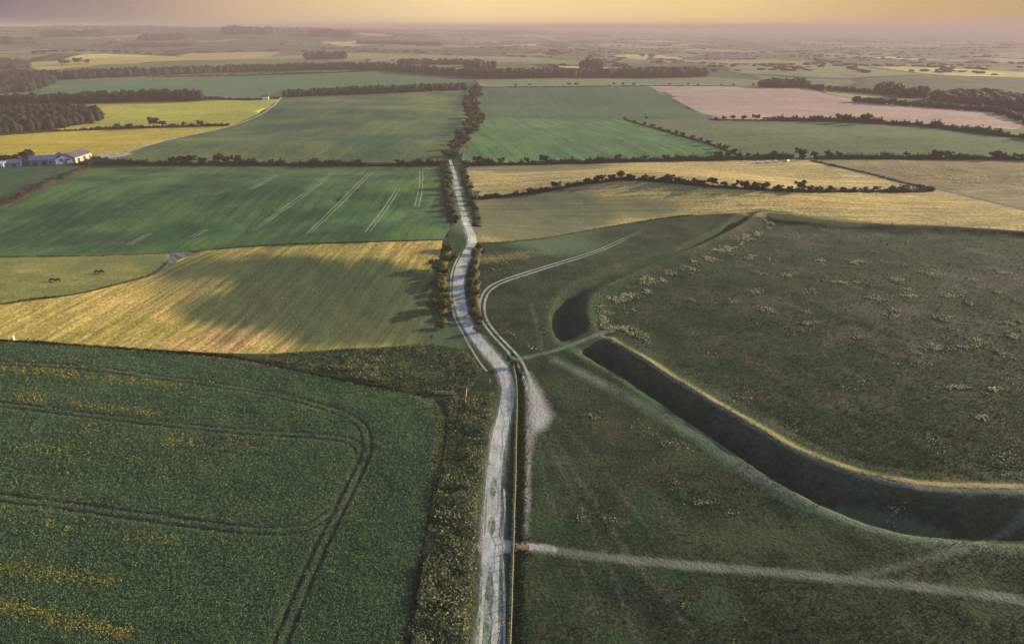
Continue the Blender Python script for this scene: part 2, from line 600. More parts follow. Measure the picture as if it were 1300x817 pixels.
def leaves(C, size, up=0.0, flat=1.0, seed=0, outward=None):
    """quads (V, F) centred at C, each turned at random; outward: preferred normals"""
    g = np.random.default_rng(seed)
    n = len(C)
    nr = g.normal(size=(n, 3)); nr[:, 2] = nr[:, 2] * flat + up
    nr /= np.linalg.norm(nr, axis=1)[:, None]
    if outward is not None:
        nr = nr * 0.7 + outward; nr /= np.linalg.norm(nr, axis=1)[:, None] + 1e-9
    t = g.normal(size=(n, 3)); a = np.cross(nr, t); a /= np.linalg.norm(a, axis=1)[:, None] + 1e-9
    b = np.cross(nr, a)
    s = np.broadcast_to(np.asarray(size, float), (n,))[:, None] * g.uniform(0.6, 1.3, (n, 1)) * 0.5
    e = g.uniform(0.45, 1.0, (n, 1))
    k = lambda: g.uniform(0.7, 1.2, (n, 1))
    V = np.stack([C - a * s * k(), C - b * s * e * k(), C + a * s * k(), C + b * s * e * k()], 1).reshape(-1, 3)
    return V, np.arange(4 * n).reshape(-1, 4)

# ------------------------------------------------------------------ the setting: fields, tracks, grassland
XL, XR = -420, 1720
AREAS = []       # (key, world outline) in painter's order
import time
_t0 = time.time()
def clock(w):
    print('CLOCK', w, round(time.time() - _t0, 1))
def area(key, px):
    AREAS.append((key, area_poly(px)))
def strip(key, px, w, step=6, sm=True, wr=None):
    l = line_world(px, step, sm)
    if not np.isscalar(w):
        w = np.interp(np.linspace(0, 1, len(l)), np.linspace(0, 1, len(w)), w)
    AREAS.append((key, ribbon(l, w, wr)))
    return l

area('yellow_far', [(35, 84), (40, 79), (120, 74), (225, 72), (330, 69), (350, 69), (340, 73), (235, 77), (160, 80), (90, 86), (55, 91)])
area('pink_far', [(225, 71), (240, 68), (355, 65.5), (352, 69), (235, 72)])
area('cream_far', [(250, 77), (360, 71), (460, 67), (560, 70), (700, 74), (640, 79), (480, 76), (340, 78)])
area('teal_band', [(XL, 110), (0, 103), (60, 92), (130, 82), (330, 75), (500, 78), (600, 92), (500, 91), (325, 91), (100, 103), (30, 118), (XL, 134)])
area('teal_left', [(20, 120), (50, 113), (90, 103), (200, 98), (325, 93), (520, 92), (605, 98), (600, 104), (480, 109), (360, 115), (340, 124), (262, 128), (252, 121), (120, 124), (XL, 150), (XL, 132)])
area('yellow_upper', [(XL, 160), (0, 137), (130, 131), (262, 128), (335, 127), (356, 126), (325, 148), (293, 160), (130, 166), (0, 175), (XL, 205)])
area('yellow_lower', [(XL, 205), (0, 174), (130, 165), (292, 160), (270, 167), (230, 175), (195, 185), (158, 194), (120, 197), (0, 200), (XL, 222)])
area('green_mid', [(356, 125), (362, 123), (450, 119), (592, 114), (604, 117), (599, 140), (582, 175), (565, 206), (340, 207), (150, 208), (128, 198), (160, 193), (215, 177), (290, 161), (330, 144)])
area('pale_strip', [(604, 102), (900, 98), (950, 101), (1040, 107), (964, 110), (612, 112)])
area('teal_right', [(606, 112), (822, 109), (868, 132), (905, 151), (790, 152), (600, 150)])
area('green_bright', [(601, 149), (700, 151), (790, 152), (850, 168), (935, 198), (800, 203), (585, 208), (590, 185)])
area('pink_field', [(822, 109), (970, 110), (1028, 112), (1045, 119), (1085, 126), (1200, 136), (1258, 142), (1300, 160), (1290, 164), (1200, 159), (1120, 155), (1000, 152), (905, 151)])
area('yellow_small', [(1045, 113), (1110, 119), (1125, 124), (1085, 125), (1050, 119)])
area('green_right', [(790, 152), (905, 151), (1000, 153), (1110, 158), (1300, 176), (XR, 214), (XR, 226), (1300, 199), (1000, 200), (935, 198), (850, 168)])
area('gold_upper', [(590, 212), (800, 206), (985, 203), (1020, 202), (1100, 219), (1185, 240), (1100, 243), (1000, 243), (900, 237), (830, 230), (790, 228), (740, 234), (700, 242), (610, 252), (596, 240)])
area('sheep_field', [(1020, 202), (1300, 203), (XR, 228), (XR, 360), (1300, 265), (1240, 252), (1185, 239), (1100, 218)])
area('gold_hill', [(600, 254), (700, 243), (740, 235), (790, 229), (830, 231), (900, 238), (1000, 243), (1100, 244), (1185, 240), (1240, 252), (1300, 267), (XR, 366), (XR, 420),
                   (1300, 293), (1130, 286), (1060, 276), (960, 269), (880, 273), (830, 279), (740, 294), (690, 303), (608, 310), (604, 290)])
area('green_nook', [(XL, 235), (0, 213), (112, 210), (112, 216), (62, 233), (30, 250), (0, 262), (XL, 420)])
area('green_left', [(XL, 420), (0, 262), (30, 250), (62, 233), (112, 214), (300, 209), (566, 208), (568, 250), (572, 290), (564, 303), (440, 307), (325, 311), (235, 319), (200, 323), (0, 326), (XL, 352)])
area('pasture_left', [(XL, 352), (0, 326), (190, 322), (212, 321), (216, 330), (200, 346), (150, 360), (85, 375), (0, 386), (XL, 462)])
area('chalk_bank', [(213, 322), (240, 319), (245, 322), (222, 332), (205, 343), (212, 330)])
area('gold_left', [(XL, 462), (0, 387), (90, 375), (150, 361), (198, 348), (232, 327), (260, 318), (330, 312), (440, 308), (562, 305), (556, 340), (553, 385), (552, 420), (546, 437), (430, 443), (340, 449), (280, 448), (150, 441), (0, 430), (XL, 446)])
area('rough_corner', [(340, 450), (430, 444), (500, 440), (552, 437), (590, 445), (612, 470), (600, 490), (590, 502), (545, 500), (480, 486), (400, 470), (330, 456)])
area('crop_near', [(XL - 260, 450), (XL, 449), (0, 434), (110, 440), (200, 447), (300, 456), (360, 468), (450, 487), (520, 500), (550, 508), (563, 522), (567, 545), (562, 580), (552, 610), (545, 655), (530, 725),
                   (516, 800), (505, 870), (480, 1000), (470, 1200), (-1200, 1200), (XL - 700, 800)])
area('verge_rough', [(566, 520), (560, 505), (592, 503), (634, 500), (628, 530), (622, 560), (617, 600), (612, 660), (608, 720), (606, 817), (600, 1000), (590, 1200), (470, 1200), (480, 1000), (505, 870), (516, 800), (530, 725), (545, 655), (552, 610), (562, 580), (567, 545)])
AREAS.append(('fort_interior', RING))
CREST = RING
_out = offset(RING, 1.0)

# paths and tracks
TRACK = [(571, 203), (574, 212), (577, 222), (581, 243), (586, 263), (592, 283), (598, 297), (600, 309), (595, 321), (587, 336), (583, 350), (582, 370), (585, 390), (593, 410), (606, 430),
         (622, 449), (637, 467), (644, 483), (645, 502), (641, 525), (636, 545), (631, 570), (627, 605), (625, 640), (624, 680), (622, 730), (619, 790), (616, 850), (612, 950), (608, 1100)]
TRACK_W = [1.2, 1.3, 1.3, 1.4, 1.5, 1.7, 1.9, 2.2, 2.4, 2.3, 2.2, 2.3, 2.2, 2.0, 2.0, 1.9, 1.9, 2.0, 2.0, 1.9, 1.8, 1.8, 1.8, 1.8, 1.8, 1.8, 1.8, 1.8, 1.8, 1.8]
def strip_px(key, pts, w):
    p = catmull(pts, n=5)
    l = ground([tuple(q) for q in p])[:, :2]
    ww = np.interp(np.linspace(0, 1, len(l)), np.linspace(0, 1, len(w)), w)
    ww = ww * (1 + 0.05 * np.sin(np.arange(len(l)) * 1.7) * rng.random(len(l)))
    AREAS.append((key, ribbon(l, ww)))
    return l
track_l = strip_px('track', TRACK, TRACK_W)
med = [p for p in TRACK if p[1] > 540]
ml = ground([tuple(q) for q in catmull(med, n=5)])[:, :2]
seg = len(ml)
for a, b, o, w in ((0.22, 0.34, 0.0, 0.7), (0.39, 0.47, 0.0, 0.8), (0.54, 0.99, 0.0, 0.8), (0.30, 0.47, -1.45, 0.22), (0.54, 0.99, -1.6, 0.25)):
    q = offset(ml, o)[int(a * seg):int(b * seg)]
    if len(q) > 2:
        AREAS.append(('track_grass', ribbon(q, w * np.clip(np.sin(np.linspace(0.15, 3.0, len(q))) * 2, 0.2, 1))))
strip('side_path', [(584, 322), (577, 336), (573, 350), (572, 372), (574, 385), (577, 402), (586, 420), (597, 440), (608, 458), (618, 471)], 0.30)
strip('side_path', [(640, 620), (641, 650), (638, 680), (637, 700), (640, 740), (640, 830), (636, 960)], 0.22)
# double wheel track past the fort
SEC = [(962, 268), (910, 270), (878, 274), (850, 281), (825, 289), (800, 300), (765, 316), (730, 328), (700, 337), (665, 348), (638, 357), (622, 366), (614, 378), (612, 392), (616, 408), (628, 424), (643, 440), (657, 456), (666, 474), (673, 495)]
sec = line_world(SEC)
for o in (-0.95, 0.95):
    k = slice(int(len(sec) * 0.24), len(sec))
    q = offset(sec, o)[k]
    AREAS.append(('side_path', ribbon(q, np.interp(np.linspace(0, 1, len(q)), [0, 0.12, 0.4, 1], [0.06, 0.20, 0.42, 0.45]))))
road_l = strip('road', [(1018, 200), (1060, 209), (1100, 218), (1140, 228), (1185, 239), (1240, 252), (1300, 266), (1420, 295), (XR, 372)], 2.4)
strip('side_path', [(357, 124), (345, 136), (326, 148), (293, 160), (250, 170), (212, 178), (180, 187), (158, 194), (130, 196)], 1.6)
strip('side_path', [(95, 161), (112, 156), (128, 152), (150, 150)], 3.0)
strip('side_path', [(130, 196), (140, 199), (165, 194)], 5.0)
strip('side_path', [(1224, 244), (1260, 241), (1300, 240), (1400, 243)], 0.5)
# pale drill lines in the green field
for a, b in (((425, 219), (322, 292)), ((470, 219), (392, 296)), ((506, 239), (467, 294)), ((535, 217), (529, 262)), ((352, 222), (318, 240)), ((262, 291), (243, 301)), ((190, 296), (163, 311))):
    l = line_world([a, ((a[0] + b[0]) / 2 + 2, (a[1] + b[1]) / 2 - 1), b], 8)
    for o in (-1.1, 1.1):
        AREAS.append(('drill_line', ribbon(offset(l, o), 0.30)))
# wheelings through the near crop
RUTS = [[(XL, 452), (-150, 456), (0, 461), (100, 466), (190, 477), (280, 489), (350, 501), (420, 519), (452, 534), (465, 552), (465, 576), (452, 606), (430, 650), (405, 702), (380, 760), (352, 830), (310, 940), (250, 1100)],
        [(XL, 470), (-100, 497), (0, 513), (70, 521), (150, 531), (300, 547), (400, 553), (447, 560), (459, 575)],
        [(XL, 560), (-100, 612), (0, 631), (100, 644), (250, 665), (340, 674), (385, 670), (410, 657), (425, 645)]]
rut_lines = []
for k, r in enumerate(RUTS):
    l = line_world(r)
    for o in (-1.15, 1.15):
        q = offset(l, o)
        rut_lines.append(q)
        AREAS.append(('wheel_rut', ribbon(q, 0.42)))

clock('areas')
# ground points: rings round the viewpoint, close together where the photograph looks
pts = []
def polar(r0, r1, k, a0, a1, da, jit=0.3):
    r = r0
    while r < r1:
        a = np.radians(np.arange(a0, a1, da) + rng.uniform(-jit, jit) * da)
        rr = r * (1 + rng.uniform(-0.3, 0.3, len(a)) * (k - 1))
        aa = a + rng.uniform(-0.3, 0.3, len(a)) * np.radians(da)
        pts.append(np.stack([rr * np.sin(aa), rr * np.cos(aa)], 1))
        r *= k
polar(80, 430, 1.0085, -44, 44, 0.42)
polar(430, 1500, 1.014, -44, 44, 0.6)
polar(1500, 9000, 1.03, -46, 46, 0.9)
polar(9000, 36000, 1.12, -48, 48, 4)
polar(20, 80, 1.09, -180, 180, 8)
polar(80, 2000, 1.09, 46, 314, 5)
polar(2000, 36000, 1.25, 48, 312, 8)
pts.append(np.array([[0.3, 0.2]]))
for d in (-12, -8, -5, -3.5, -2.2, -1.1, 0.8, 1.6, 2.4, 3.2, 4.2, 5.2, 6, 7, 8, 9, 10, 11, 12, 13, 14, 15.3, 17, 19, 22):
    q = offset(RING, -d)
    q = q[(q[:, 1] < 600)]
    s = np.concatenate([[q[i] + (q[(i + 1) % len(q)] - q[i]) * t for t in (0, 0.33, 0.66)] for i in range(len(q))])
    dd = _ring_sd(s)
    pts.append(s[np.abs(dd - d) < 0.5])
for q in (CAUSE,):
    for o in np.arange(-9, 9.1, 1.0):
        pts.append(offset(q, o))
GP = np.concatenate(pts)

verts = [Vector(p) for p in GP]
edges = []
for key, poly in AREAS:
    b = len(verts)
    verts += [Vector(p) for p in poly]
    n = len(poly)
    edges += [(b + i, b + (i + 1) % n) for i in range(n)]
co, _, faces, _, _, _ = delaunay_2d_cdt(verts, edges, [], 0, 0.02, False)
P2 = np.array([(v.x, v.y) for v in co])
T = np.array(faces, np.int32)
cen = P2[T].mean(1)
ids = np.full(len(T), -1)
AKEYS = ['grassland', 'far_ground', 'downs'] + list(dict.fromkeys(k for k, _ in AREAS))
cr_ = np.hypot(cen[:, 0], cen[:, 1])
ids[:] = np.where(cr_ < 640, 0, 1)
caz = np.degrees(np.arctan2(cen[:, 0], cen[:, 1]))
ids[(cr_ > 2900 + 500 * vnoise(cen, 900, 71)) & (caz < -5 + 3 * vnoise(cen, 1500, 72)) & (cr_ < 9000) & (caz > -75)] = 2
ids[(ids == 2) & (vnoise(cen, 420, 73) > 0.42)] = 1
for key, poly in AREAS:
    ids[inside(cen, poly)] = AKEYS.index(key)
clock('cdt')
Z = height(P2)
# wheelings are worn down a little below the crop floor
# --- masks on the ground: bare chalk, trodden grass, straw-dry grass, lush grass with painted light and shade
chalk = np.zeros(len(P2)); dry = np.zeros(len(P2)); lush_light_shade = np.zeros(len(P2)); trod = np.zeros(len(P2)); mauve = np.zeros(len(P2))
nearI = np.where(np.hypot(P2[:, 0], P2[:, 1]) < 520)[0]
Q = P2[nearI]
sd = ring_sd(Q)
m_dry = np.zeros(len(Q)); m_ch = np.zeros(len(Q)); m_lu = np.zeros(len(Q)); m_tr = np.zeros(len(Q))
lowpart = smooth(300, 262, Q[:, 1] - 0.35 * Q[:, 0]) if False else smooth(8, -6, Q[:, 1] - float(on_plane([(765, 424)], 3)[0, 1]))
m_dry = np.maximum(m_dry, np.interp(sd, [-4.2, -2.2, -1.1, 0.0, 0.4], [0, 0.26, 0.74, 0.66, 0]) * (0.22 + 0.78 * lowpart) * np.clip(0.8 + 0.4 * vnoise(Q, 6, 23), 0, 1))
rim = np.interp(sd, [0.0, 0.55, 1.0, 1.6], [0, 0.42, 0.42, 0]) * (0.45 + 0.55 * lowpart)
m_ch = np.maximum(m_ch, rim * (0.75 + 0.25 * vnoise(Q, 12, 21)))
cdist, _ = dist_poly(Q, CAUSE)
m_tr = np.maximum(m_tr, smooth(1.6, 0.5, cdist) * 0.9)
m_lu = np.maximum(m_lu, np.exp(-((sd - 10.9) / 1.9) ** 2) * (0.3 + 0.5 * lowpart))  # sunlight on the outer bank painted in as brighter green
m_lu = np.maximum(m_lu, np.interp(sd, [0.6, 1.4, 3.0, 6.0], [0, 0.40, 0.30, 0]) * np.clip(0.75 + 0.5 * vnoise(Q, 6, 24), 0, 1))  # light falling on the upper ditch slope, put into the grass colour
def soft(px, w, k, tgt, edge=1.6):
    l = line_world(px)
    d, _ = dist_poly(Q, l)
    t = smooth(w + edge, max(w - 0.4, 0.05), d) * k * (0.85 + 0.25 * vnoise(Q, 7, 31))
    tgt[:] = np.maximum(tgt, t)
    return l
soft([(656, 692), (700, 698), (760, 706), (830, 713), (900, 719), (980, 725), (1050, 732), (1180, 745), (1300, 761), (1500, 790)], 0.75, 0.8, m_tr, 1.6)
soft([(656, 692), (680, 693), (705, 697)], 0.6, 0.8, m_ch, 0.9)
soft([(1075, 733), (1125, 722), (1180, 708), (1235, 691)], 0.5, 0.7, m_tr)
soft([(1235, 691), (1268, 680), (1290, 662), (1300, 650), (1330, 625)], 0.45, 0.85, m_tr, 0.9)
soft([(1240, 692), (1280, 676), (1300, 662), (1340, 640)], 0.3, 0.6, m_tr, 0.8)
soft([(1235, 693), (1300, 697), (1500, 712)], 0.4, 0.55, m_tr)
soft([(706, 457), (740, 474), (800, 505), (870, 545), (915, 575), (960, 605), (1050, 648), (1130, 675), (1235, 691)], 0.7, 0.75, m_tr, 1.3)
soft([(706, 457), (740, 474), (800, 505), (870, 545), (960, 605), (1050, 648), (1235, 691)], 1.6, 0.75, m_lu, 2.5)
for k, l in enumerate(([(690, 530), (730, 600), (770, 660), (800, 705), (850, 765), (900, 830)], [(684, 540), (720, 610), (760, 690), (790, 760), (815, 830)],
                       [(682, 550), (700, 640), (745, 740), (760, 830)], [(700, 520), (760, 590), (830, 680)])):
    soft(l, 0.3, 0.36 if k < 2 else 0.28, m_tr, 1.5)
soft([(674, 385), (678, 400), (684, 425), (688, 445)], 0.4, 0.5, m_tr)
soft([(669, 520), (671, 570), (670, 620), (667, 680)], 0.5, 0.5, m_ch, 1.0)
soft([(612, 330), (640, 326), (700, 318)], 2.0, 0.35, m_dry, 5)
# fan of trampled chalk where the side track ends
fan = area_poly([(664, 470), (674, 470), (690, 495), (706, 528), (696, 545), (684, 552), (676, 575), (668, 575), (666, 520)])
fin = inside(Q, fan)
fd, _ = dist_poly(Q, fan, True)
m_ch = np.maximum(m_ch, np.where(fin, np.clip(0.16 + fd / 5.5, 0, 0.85), 0.16 * smooth(1.5, 0, fd)))
# verge either side of the main track
td, _ = dist_poly(Q, track_l)
m_tr = np.maximum(m_tr, 0.8 * smooth(4.2, 1.8, td) * (0.8 + 0.4 * vnoise(Q, 5, 41)))
m_ch = np.maximum(m_ch, 0.6 * smooth(3.0, 1.6, td) * np.clip(0.6 + 0.7 * vnoise(Q, 6, 42), 0, 1))
cross = ground([(636, 693)])[0, :2]
m_ch = np.maximum(m_ch, smooth(5.0, 2.5, np.hypot(*(Q - cross).T * np.array([[0.8], [1.9]]))) * 0.95)
# dry patches in the fort
fp = np.clip(vnoise(Q, 22, 51) * 0.7 + vnoise(Q, 8, 52) * 0.5, 0, 1)
m_tr = np.maximum(m_tr, np.where(sd < -4, fp * 0.35, 0))
def proj(P, z):
    v = np.column_stack([P, z - CAM_Z])
    dep = v[:, 1] * cp - v[:, 2] * sp
    up = v[:, 1] * sp + v[:, 2] * cp
    return np.column_stack([W / 2 + F * v[:, 0] / dep, H / 2 - F * up / dep])
allpx = proj(P2, Z)
allpx[P2[:, 1] < 20] = -9999
def ell(x, y, rx, ry, k, tgt, wob=0.5, L=10, tilt=0.0):
    q = allpx - (x, y)
    q = np.column_stack([q[:, 0], q[:, 1] - tilt * q[:, 0]])
    d = np.hypot(q[:, 0] / rx, q[:, 1] / ry) + wob * vnoise(P2, L, 44)
    tgt[:] = np.maximum(tgt, k * smooth(1.25, 0.55, d))
for e in ((970, 388, 36, 13), (1088, 424, 42, 15), (1166, 443, 60, 15), (1228, 409, 50, 14), (1120, 395, 60, 14), (1010, 300, 50, 9), (1260, 350, 60, 20), (900, 430, 30, 8)):
    ell(*e, 0.45, mauve, 1.1, 5)
ell(1030, 277, 100, 7, 0.9, dry, 0.3, 10, 0.11)  # sunlit strip of the far outer bank, painted in the straw tone
ell(405, 383, 205, 52, 1.0, lush_light_shade, 0.3, 22, 0.10)  # shade of the hollow painted in dark green, with the patches below
ell(500, 380, 70, 55, 0.9, lush_light_shade, 0.5, 14)
ell(545, 400, 40, 70, 0.9, lush_light_shade, 0.4, 14)  # shadow of the trackside trees painted along the field edge
ell(450, 428, 150, 18, 0.65, lush_light_shade, 0.5, 16)
ell(300, 350, 90, 25, 0.6, lush_light_shade, 0.5, 14)
ell(680, 280, 130, 42, 0.95, lush_light_shade, 0.3, 40)  # greener crop plus the hill's side away from the sun, shade painted in
ell(800, 262, 70, 16, 0.7, lush_light_shade, 0.3, 30)
ell(690, 212, 130, 8, 0.7, lush_light_shade, 0.3, 30)
for a, b in ((chalk, m_ch), (dry, m_dry), (lush_light_shade, m_lu), (trod, m_tr)):
    a[nearI] = np.maximum(a[nearI], np.clip(b, 0, 1))

clock('masks')
rS = rowdir((470, 219), (392, 296)); rV = rowdir((500, 335), (400, 425)); rM = rowdir((600, 150), (700, 200)); rG = rowdir((640, 150), (760, 200))
MAT = {
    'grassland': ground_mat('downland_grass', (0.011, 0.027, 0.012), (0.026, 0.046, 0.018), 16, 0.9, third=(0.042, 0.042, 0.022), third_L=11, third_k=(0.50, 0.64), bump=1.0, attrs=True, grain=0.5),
    'far_ground': plain_mat(),
    'downs': ground_mat('downs_turf', (0.030, 0.050, 0.035), (0.060, 0.080, 0.050), 260, 30, third=(0.02, 0.03, 0.022), third_L=160),  # shade of the far slopes put into a darker turf colour
    'fort_interior': ground_mat('fort_turf', (0.012, 0.028, 0.012), (0.028, 0.044, 0.019), 20, 0.8, third=(0.060, 0.050, 0.032), third_L=14, third_k=(0.52, 0.68), bump=1.0, attrs=True, grain=0.6),
    'yellow_far': ground_mat('rape_far', (0.30, 0.25, 0.06), (0.36, 0.30, 0.08), 80, 5),
    'pink_far': ground_mat('plough_far', (0.34, 0.20, 0.14), (0.38, 0.23, 0.17), 80, 5),
    'cream_far': ground_mat('stubble_far', (0.18, 0.17, 0.06), (0.25, 0.22, 0.09), 120, 5),
    'teal_band': ground_mat('wheat_far', (0.07, 0.11, 0.05), (0.10, 0.13, 0.06), 120, 5),
    'teal_left': ground_mat('wheat_left', (0.055, 0.115, 0.055), (0.07, 0.135, 0.06), 100, 4, rows=rowdir((500, 95), (420, 115)), row_k=0.12, row_w=10),
    'yellow_upper': ground_mat('rape_upper', (0.30, 0.28, 0.04), (0.36, 0.31, 0.05), 60, 3, rows=10, row_k=0.15),
    'yellow_lower': ground_mat('rape_lower', (0.36, 0.25, 0.03), (0.40, 0.31, 0.04), 50, 3, rows=15, row_k=0.15),
    'green_mid': ground_mat('barley_mid', (0.034, 0.076, 0.040), (0.110, 0.135, 0.042), 90, 2.5, rows=rowdir((590, 120), (420, 200)), row_k=0.14, row_w=9),
    'pale_strip': ground_mat('pasture_strip', (0.12, 0.15, 0.06), (0.16, 0.17, 0.07), 60, 4),
    'teal_right': ground_mat('wheat_right', (0.045, 0.085, 0.045), (0.055, 0.10, 0.05), 80, 3, rows=rowdir((640, 112), (670, 150)), row_k=0.12, row_w=8),
    'green_bright': ground_mat('barley_right', (0.055, 0.125, 0.045), (0.085, 0.155, 0.055), 60, 2.5, rows=rG, row_k=0.22, row_w=6),
    'pink_field': ground_mat('bare_soil', (0.30, 0.20, 0.16), (0.36, 0.24, 0.18), 70, 3, rows=rowdir((900, 125), (1200, 150)), row_k=0.1, row_w=10),
    'yellow_small': ground_mat('rape_small', (0.22, 0.24, 0.06), (0.25, 0.26, 0.07), 40, 3),
    'green_right': ground_mat('barley_far_right', (0.075, 0.105, 0.04), (0.10, 0.125, 0.05), 70, 3, rows=5, row_k=0.12, row_w=9),
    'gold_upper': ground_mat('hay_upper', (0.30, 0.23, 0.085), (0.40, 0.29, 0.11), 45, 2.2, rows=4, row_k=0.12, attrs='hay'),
    'sheep_field': ground_mat('grazed_grass', (0.15, 0.115, 0.055), (0.24, 0.17, 0.075), 26, 2.0, third=(0.10, 0.075, 0.045), third_L=30, rows=3, row_k=0.15),
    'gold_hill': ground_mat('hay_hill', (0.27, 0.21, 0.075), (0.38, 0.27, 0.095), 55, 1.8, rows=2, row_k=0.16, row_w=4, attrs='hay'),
    'green_nook': ground_mat('wheat_nook', (0.03, 0.065, 0.028), (0.045, 0.085, 0.03), 40, 2, rows=rS, row_k=0.15),
    'green_left': ground_mat('wheat_big', (0.024, 0.062, 0.026), (0.066, 0.120, 0.036), 45, 1.4, rows=rS, row_k=0.22, row_w=4.5, bump_L=0.6),
    'pasture_left': ground_mat('pasture', (0.11, 0.125, 0.04), (0.17, 0.165, 0.05), 25, 1.2, third=(0.24, 0.20, 0.05), third_L=12, rows=4, row_k=0.12),
    'chalk_bank': ground_mat('chalk_bank_soil', (0.06, 0.06, 0.05), (0.18, 0.18, 0.17), 3, 0.8),
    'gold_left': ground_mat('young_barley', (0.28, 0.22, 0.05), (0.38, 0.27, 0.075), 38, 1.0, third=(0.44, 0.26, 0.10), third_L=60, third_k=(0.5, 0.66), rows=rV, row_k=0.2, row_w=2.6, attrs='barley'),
    'rough_corner': ground_mat('scrub_floor', (0.030, 0.050, 0.022), (0.06, 0.080, 0.032), 6, 0.7, bump=1.0, grain=0.6),
    'crop_near': ground_mat('crop_floor', (0.032, 0.062, 0.028), (0.055, 0.090, 0.040), 20, 0.5, bump=1.0),
    'verge_rough': ground_mat('verge_floor', (0.024, 0.036, 0.016), (0.055, 0.068, 0.028), 4, 0.5, bump=1.0, attrs=True, grain=0.6),
    'track': ground_mat('chalk_track', (0.29, 0.275, 0.25), (0.39, 0.375, 0.345), 5, 0.4, rows=rowdir((624, 680), (617, 850)), row_k=0.15, row_w=0.8, bump=0.3, grain=0.18),
    'track_grass': ground_mat('track_middle', (0.11, 0.13, 0.09), (0.24, 0.25, 0.20), 3, 0.5, grain=0.35),
    'side_path': ground_mat('worn_chalk', (0.24, 0.24, 0.21), (0.34, 0.33, 0.30), 4, 0.5, grain=0.2),
    'drill_line': ground_mat('drill_chalk', (0.16, 0.20, 0.12), (0.24, 0.27, 0.17), 12, 1.5),
    'road': ground_mat('asphalt', (0.09, 0.085, 0.10), (0.13, 0.12, 0.13), 20, 1, grain=0.1),
    'wheel_rut': ground_mat('rut_soil', (0.018, 0.020, 0.014), (0.028, 0.028, 0.02), 4, 0.4),
}
INFO = {  # key: (object name, label, category)
    'grassland': ('grassland', 'dark rough downland grass crossed by faint trodden paths around the hill fort', 'grassland'),
    'far_ground': ('terrain', 'hazy patchwork plain and downs reaching the horizon', 'terrain'),
    'downs': ('downs', 'hazy dark grass downs rising to the skyline at the upper left', 'downs'),
    'fort_interior': ('turf', 'dark tussocky turf enclosed by the curved rampart of the hill fort', 'turf'),
    'track': ('track', 'pale chalk track winding up the middle of the valley', 'track'),
    'track_grass': ('grass_strip', 'grass strip between the wheel marks of the chalk track', 'grass strip'),
    'side_path': ('path', 'thin pale chalk paths beside the track and past the fort', 'path'),
    'road': ('road', 'straight grey lane between the sheep field and the golden hill', 'road'),
    'wheel_rut': ('wheel_ruts', 'dark curving wheel ruts pressed through the near green crop', 'ruts'),
    'drill_line': ('drill_lines', 'pale paired drill lines in the big green field', 'field lines'),
    'crop_near': ('field', 'soil under the near green crop field left of the track', 'field'),
    'green_left': ('field', 'big dark green field left of the track below the long hedge', 'field'),
    'gold_left': ('field', 'gold and green striped field with a shaded hollow, left of the track', 'field'),
    'yellow_upper': ('field', 'upper yellow field beside the dark copse on the left', 'field'),
    'yellow_lower': ('field', 'lower yellow field just above the farm buildings', 'field'),
    'yellow_far': ('field', 'far pale yellow field with lone trees at the upper left', 'field'),
    'pink_far': ('field', 'thin pink field beyond the far pale yellow field', 'field'),
    'cream_far': ('field', 'cream strip of field at the foot of the downs', 'field'),
    'teal_band': ('field', 'blue-green field behind the long curving wood band', 'field'),
    'teal_left': ('field', 'blue-green field between the curving wood band and the yellow fields', 'field'),
    'green_mid': ('field', 'broad rolling green field between the plantation and the long hedge', 'field'),
    'pale_strip': ('field', 'pale green strip of field under the long right-hand wood', 'field'),
    'teal_right': ('field', 'dull blue-green field beside the pink field', 'field'),
    'green_bright': ('field', 'bright green field right of the tree-lined far track', 'field'),
    'yellow_small': ('field', 'small yellow-green sliver above the pink field', 'field'),
    'green_right': ('field', 'grey-green field between the pink field and the right-hand long hedge', 'field'),
    'gold_upper': ('field', 'golden field between the long hedge and the crest hedge', 'field'),
    'sheep_field': ('field', 'brownish grazed field dotted with sheep, right of the grey lane', 'field'),
    'gold_hill': ('field', 'golden field on the low hill just beyond the fort', 'field'),
    'green_nook': ('field', 'small dark green field in front of the farm', 'field'),
    'pasture_left': ('field', 'yellow-green pasture with dark cows at the left edge', 'field'),
    'chalk_bank': ('bank', 'small bare chalky bank where three left-hand fields meet', 'bank'),
    'rough_corner': ('scrub_ground', 'rough scrubby corner of ground above the near crop', 'ground'),
    'verge_rough': ('verge', 'broad weedy verge between the near crop and the track', 'verge'),
    'pink_field': ('field', 'bare pinkish brown field beyond the green right-hand fields', 'field'),
}
for k, key in enumerate(AKEYS):
    sel = T[ids == k]
    if not len(sel):
        continue
    u, inv = np.unique(sel, return_inverse=True)
    V = np.concatenate([P2[u], Z[u][:, None]], 1)
    if key == 'wheel_rut':
        pass
    nm, lb, ct = INFO.get(key, ('field', key.replace('_', ' ') + ' farm field', 'field'))
    o = mesh_np(nm, V, inv.reshape(-1, 3), MAT[key], attrs={'chalk': chalk[u], 'dry': dry[u], 'lush_light_shade': lush_light_shade[u], 'trod': trod[u], 'mauve': mauve[u]}, smooth_=True)
    tag(o, lb, ct, None, 'structure')

# ------------------------------------------------------------------ haze
me = MB().box(-40000, 40000, -40000, 40000, -60, 128)
hz = me.build('haze', None) if False else None
hm = bpy.data.materials.new('air_haze'); hm.use_nodes = True
hn = hm.node_tree; hn.nodes.clear()
ho = hn.nodes.new('ShaderNodeOutputMaterial'); hv = hn.nodes.new('ShaderNodeVolumePrincipled')
hv.inputs['Color'].default_value = (*HAZE_COLOR, 1)
hv.inputs['Density'].default_value = HAZE_DENSITY
hv.inputs['Anisotropy'].default_value = 0.0
hn.links.new(hv.outputs[0], ho.inputs['Volume'])
hz = me.build('haze', hm)
tag(hz, 'pale evening haze lying over the plain', 'haze', None, 'stuff')

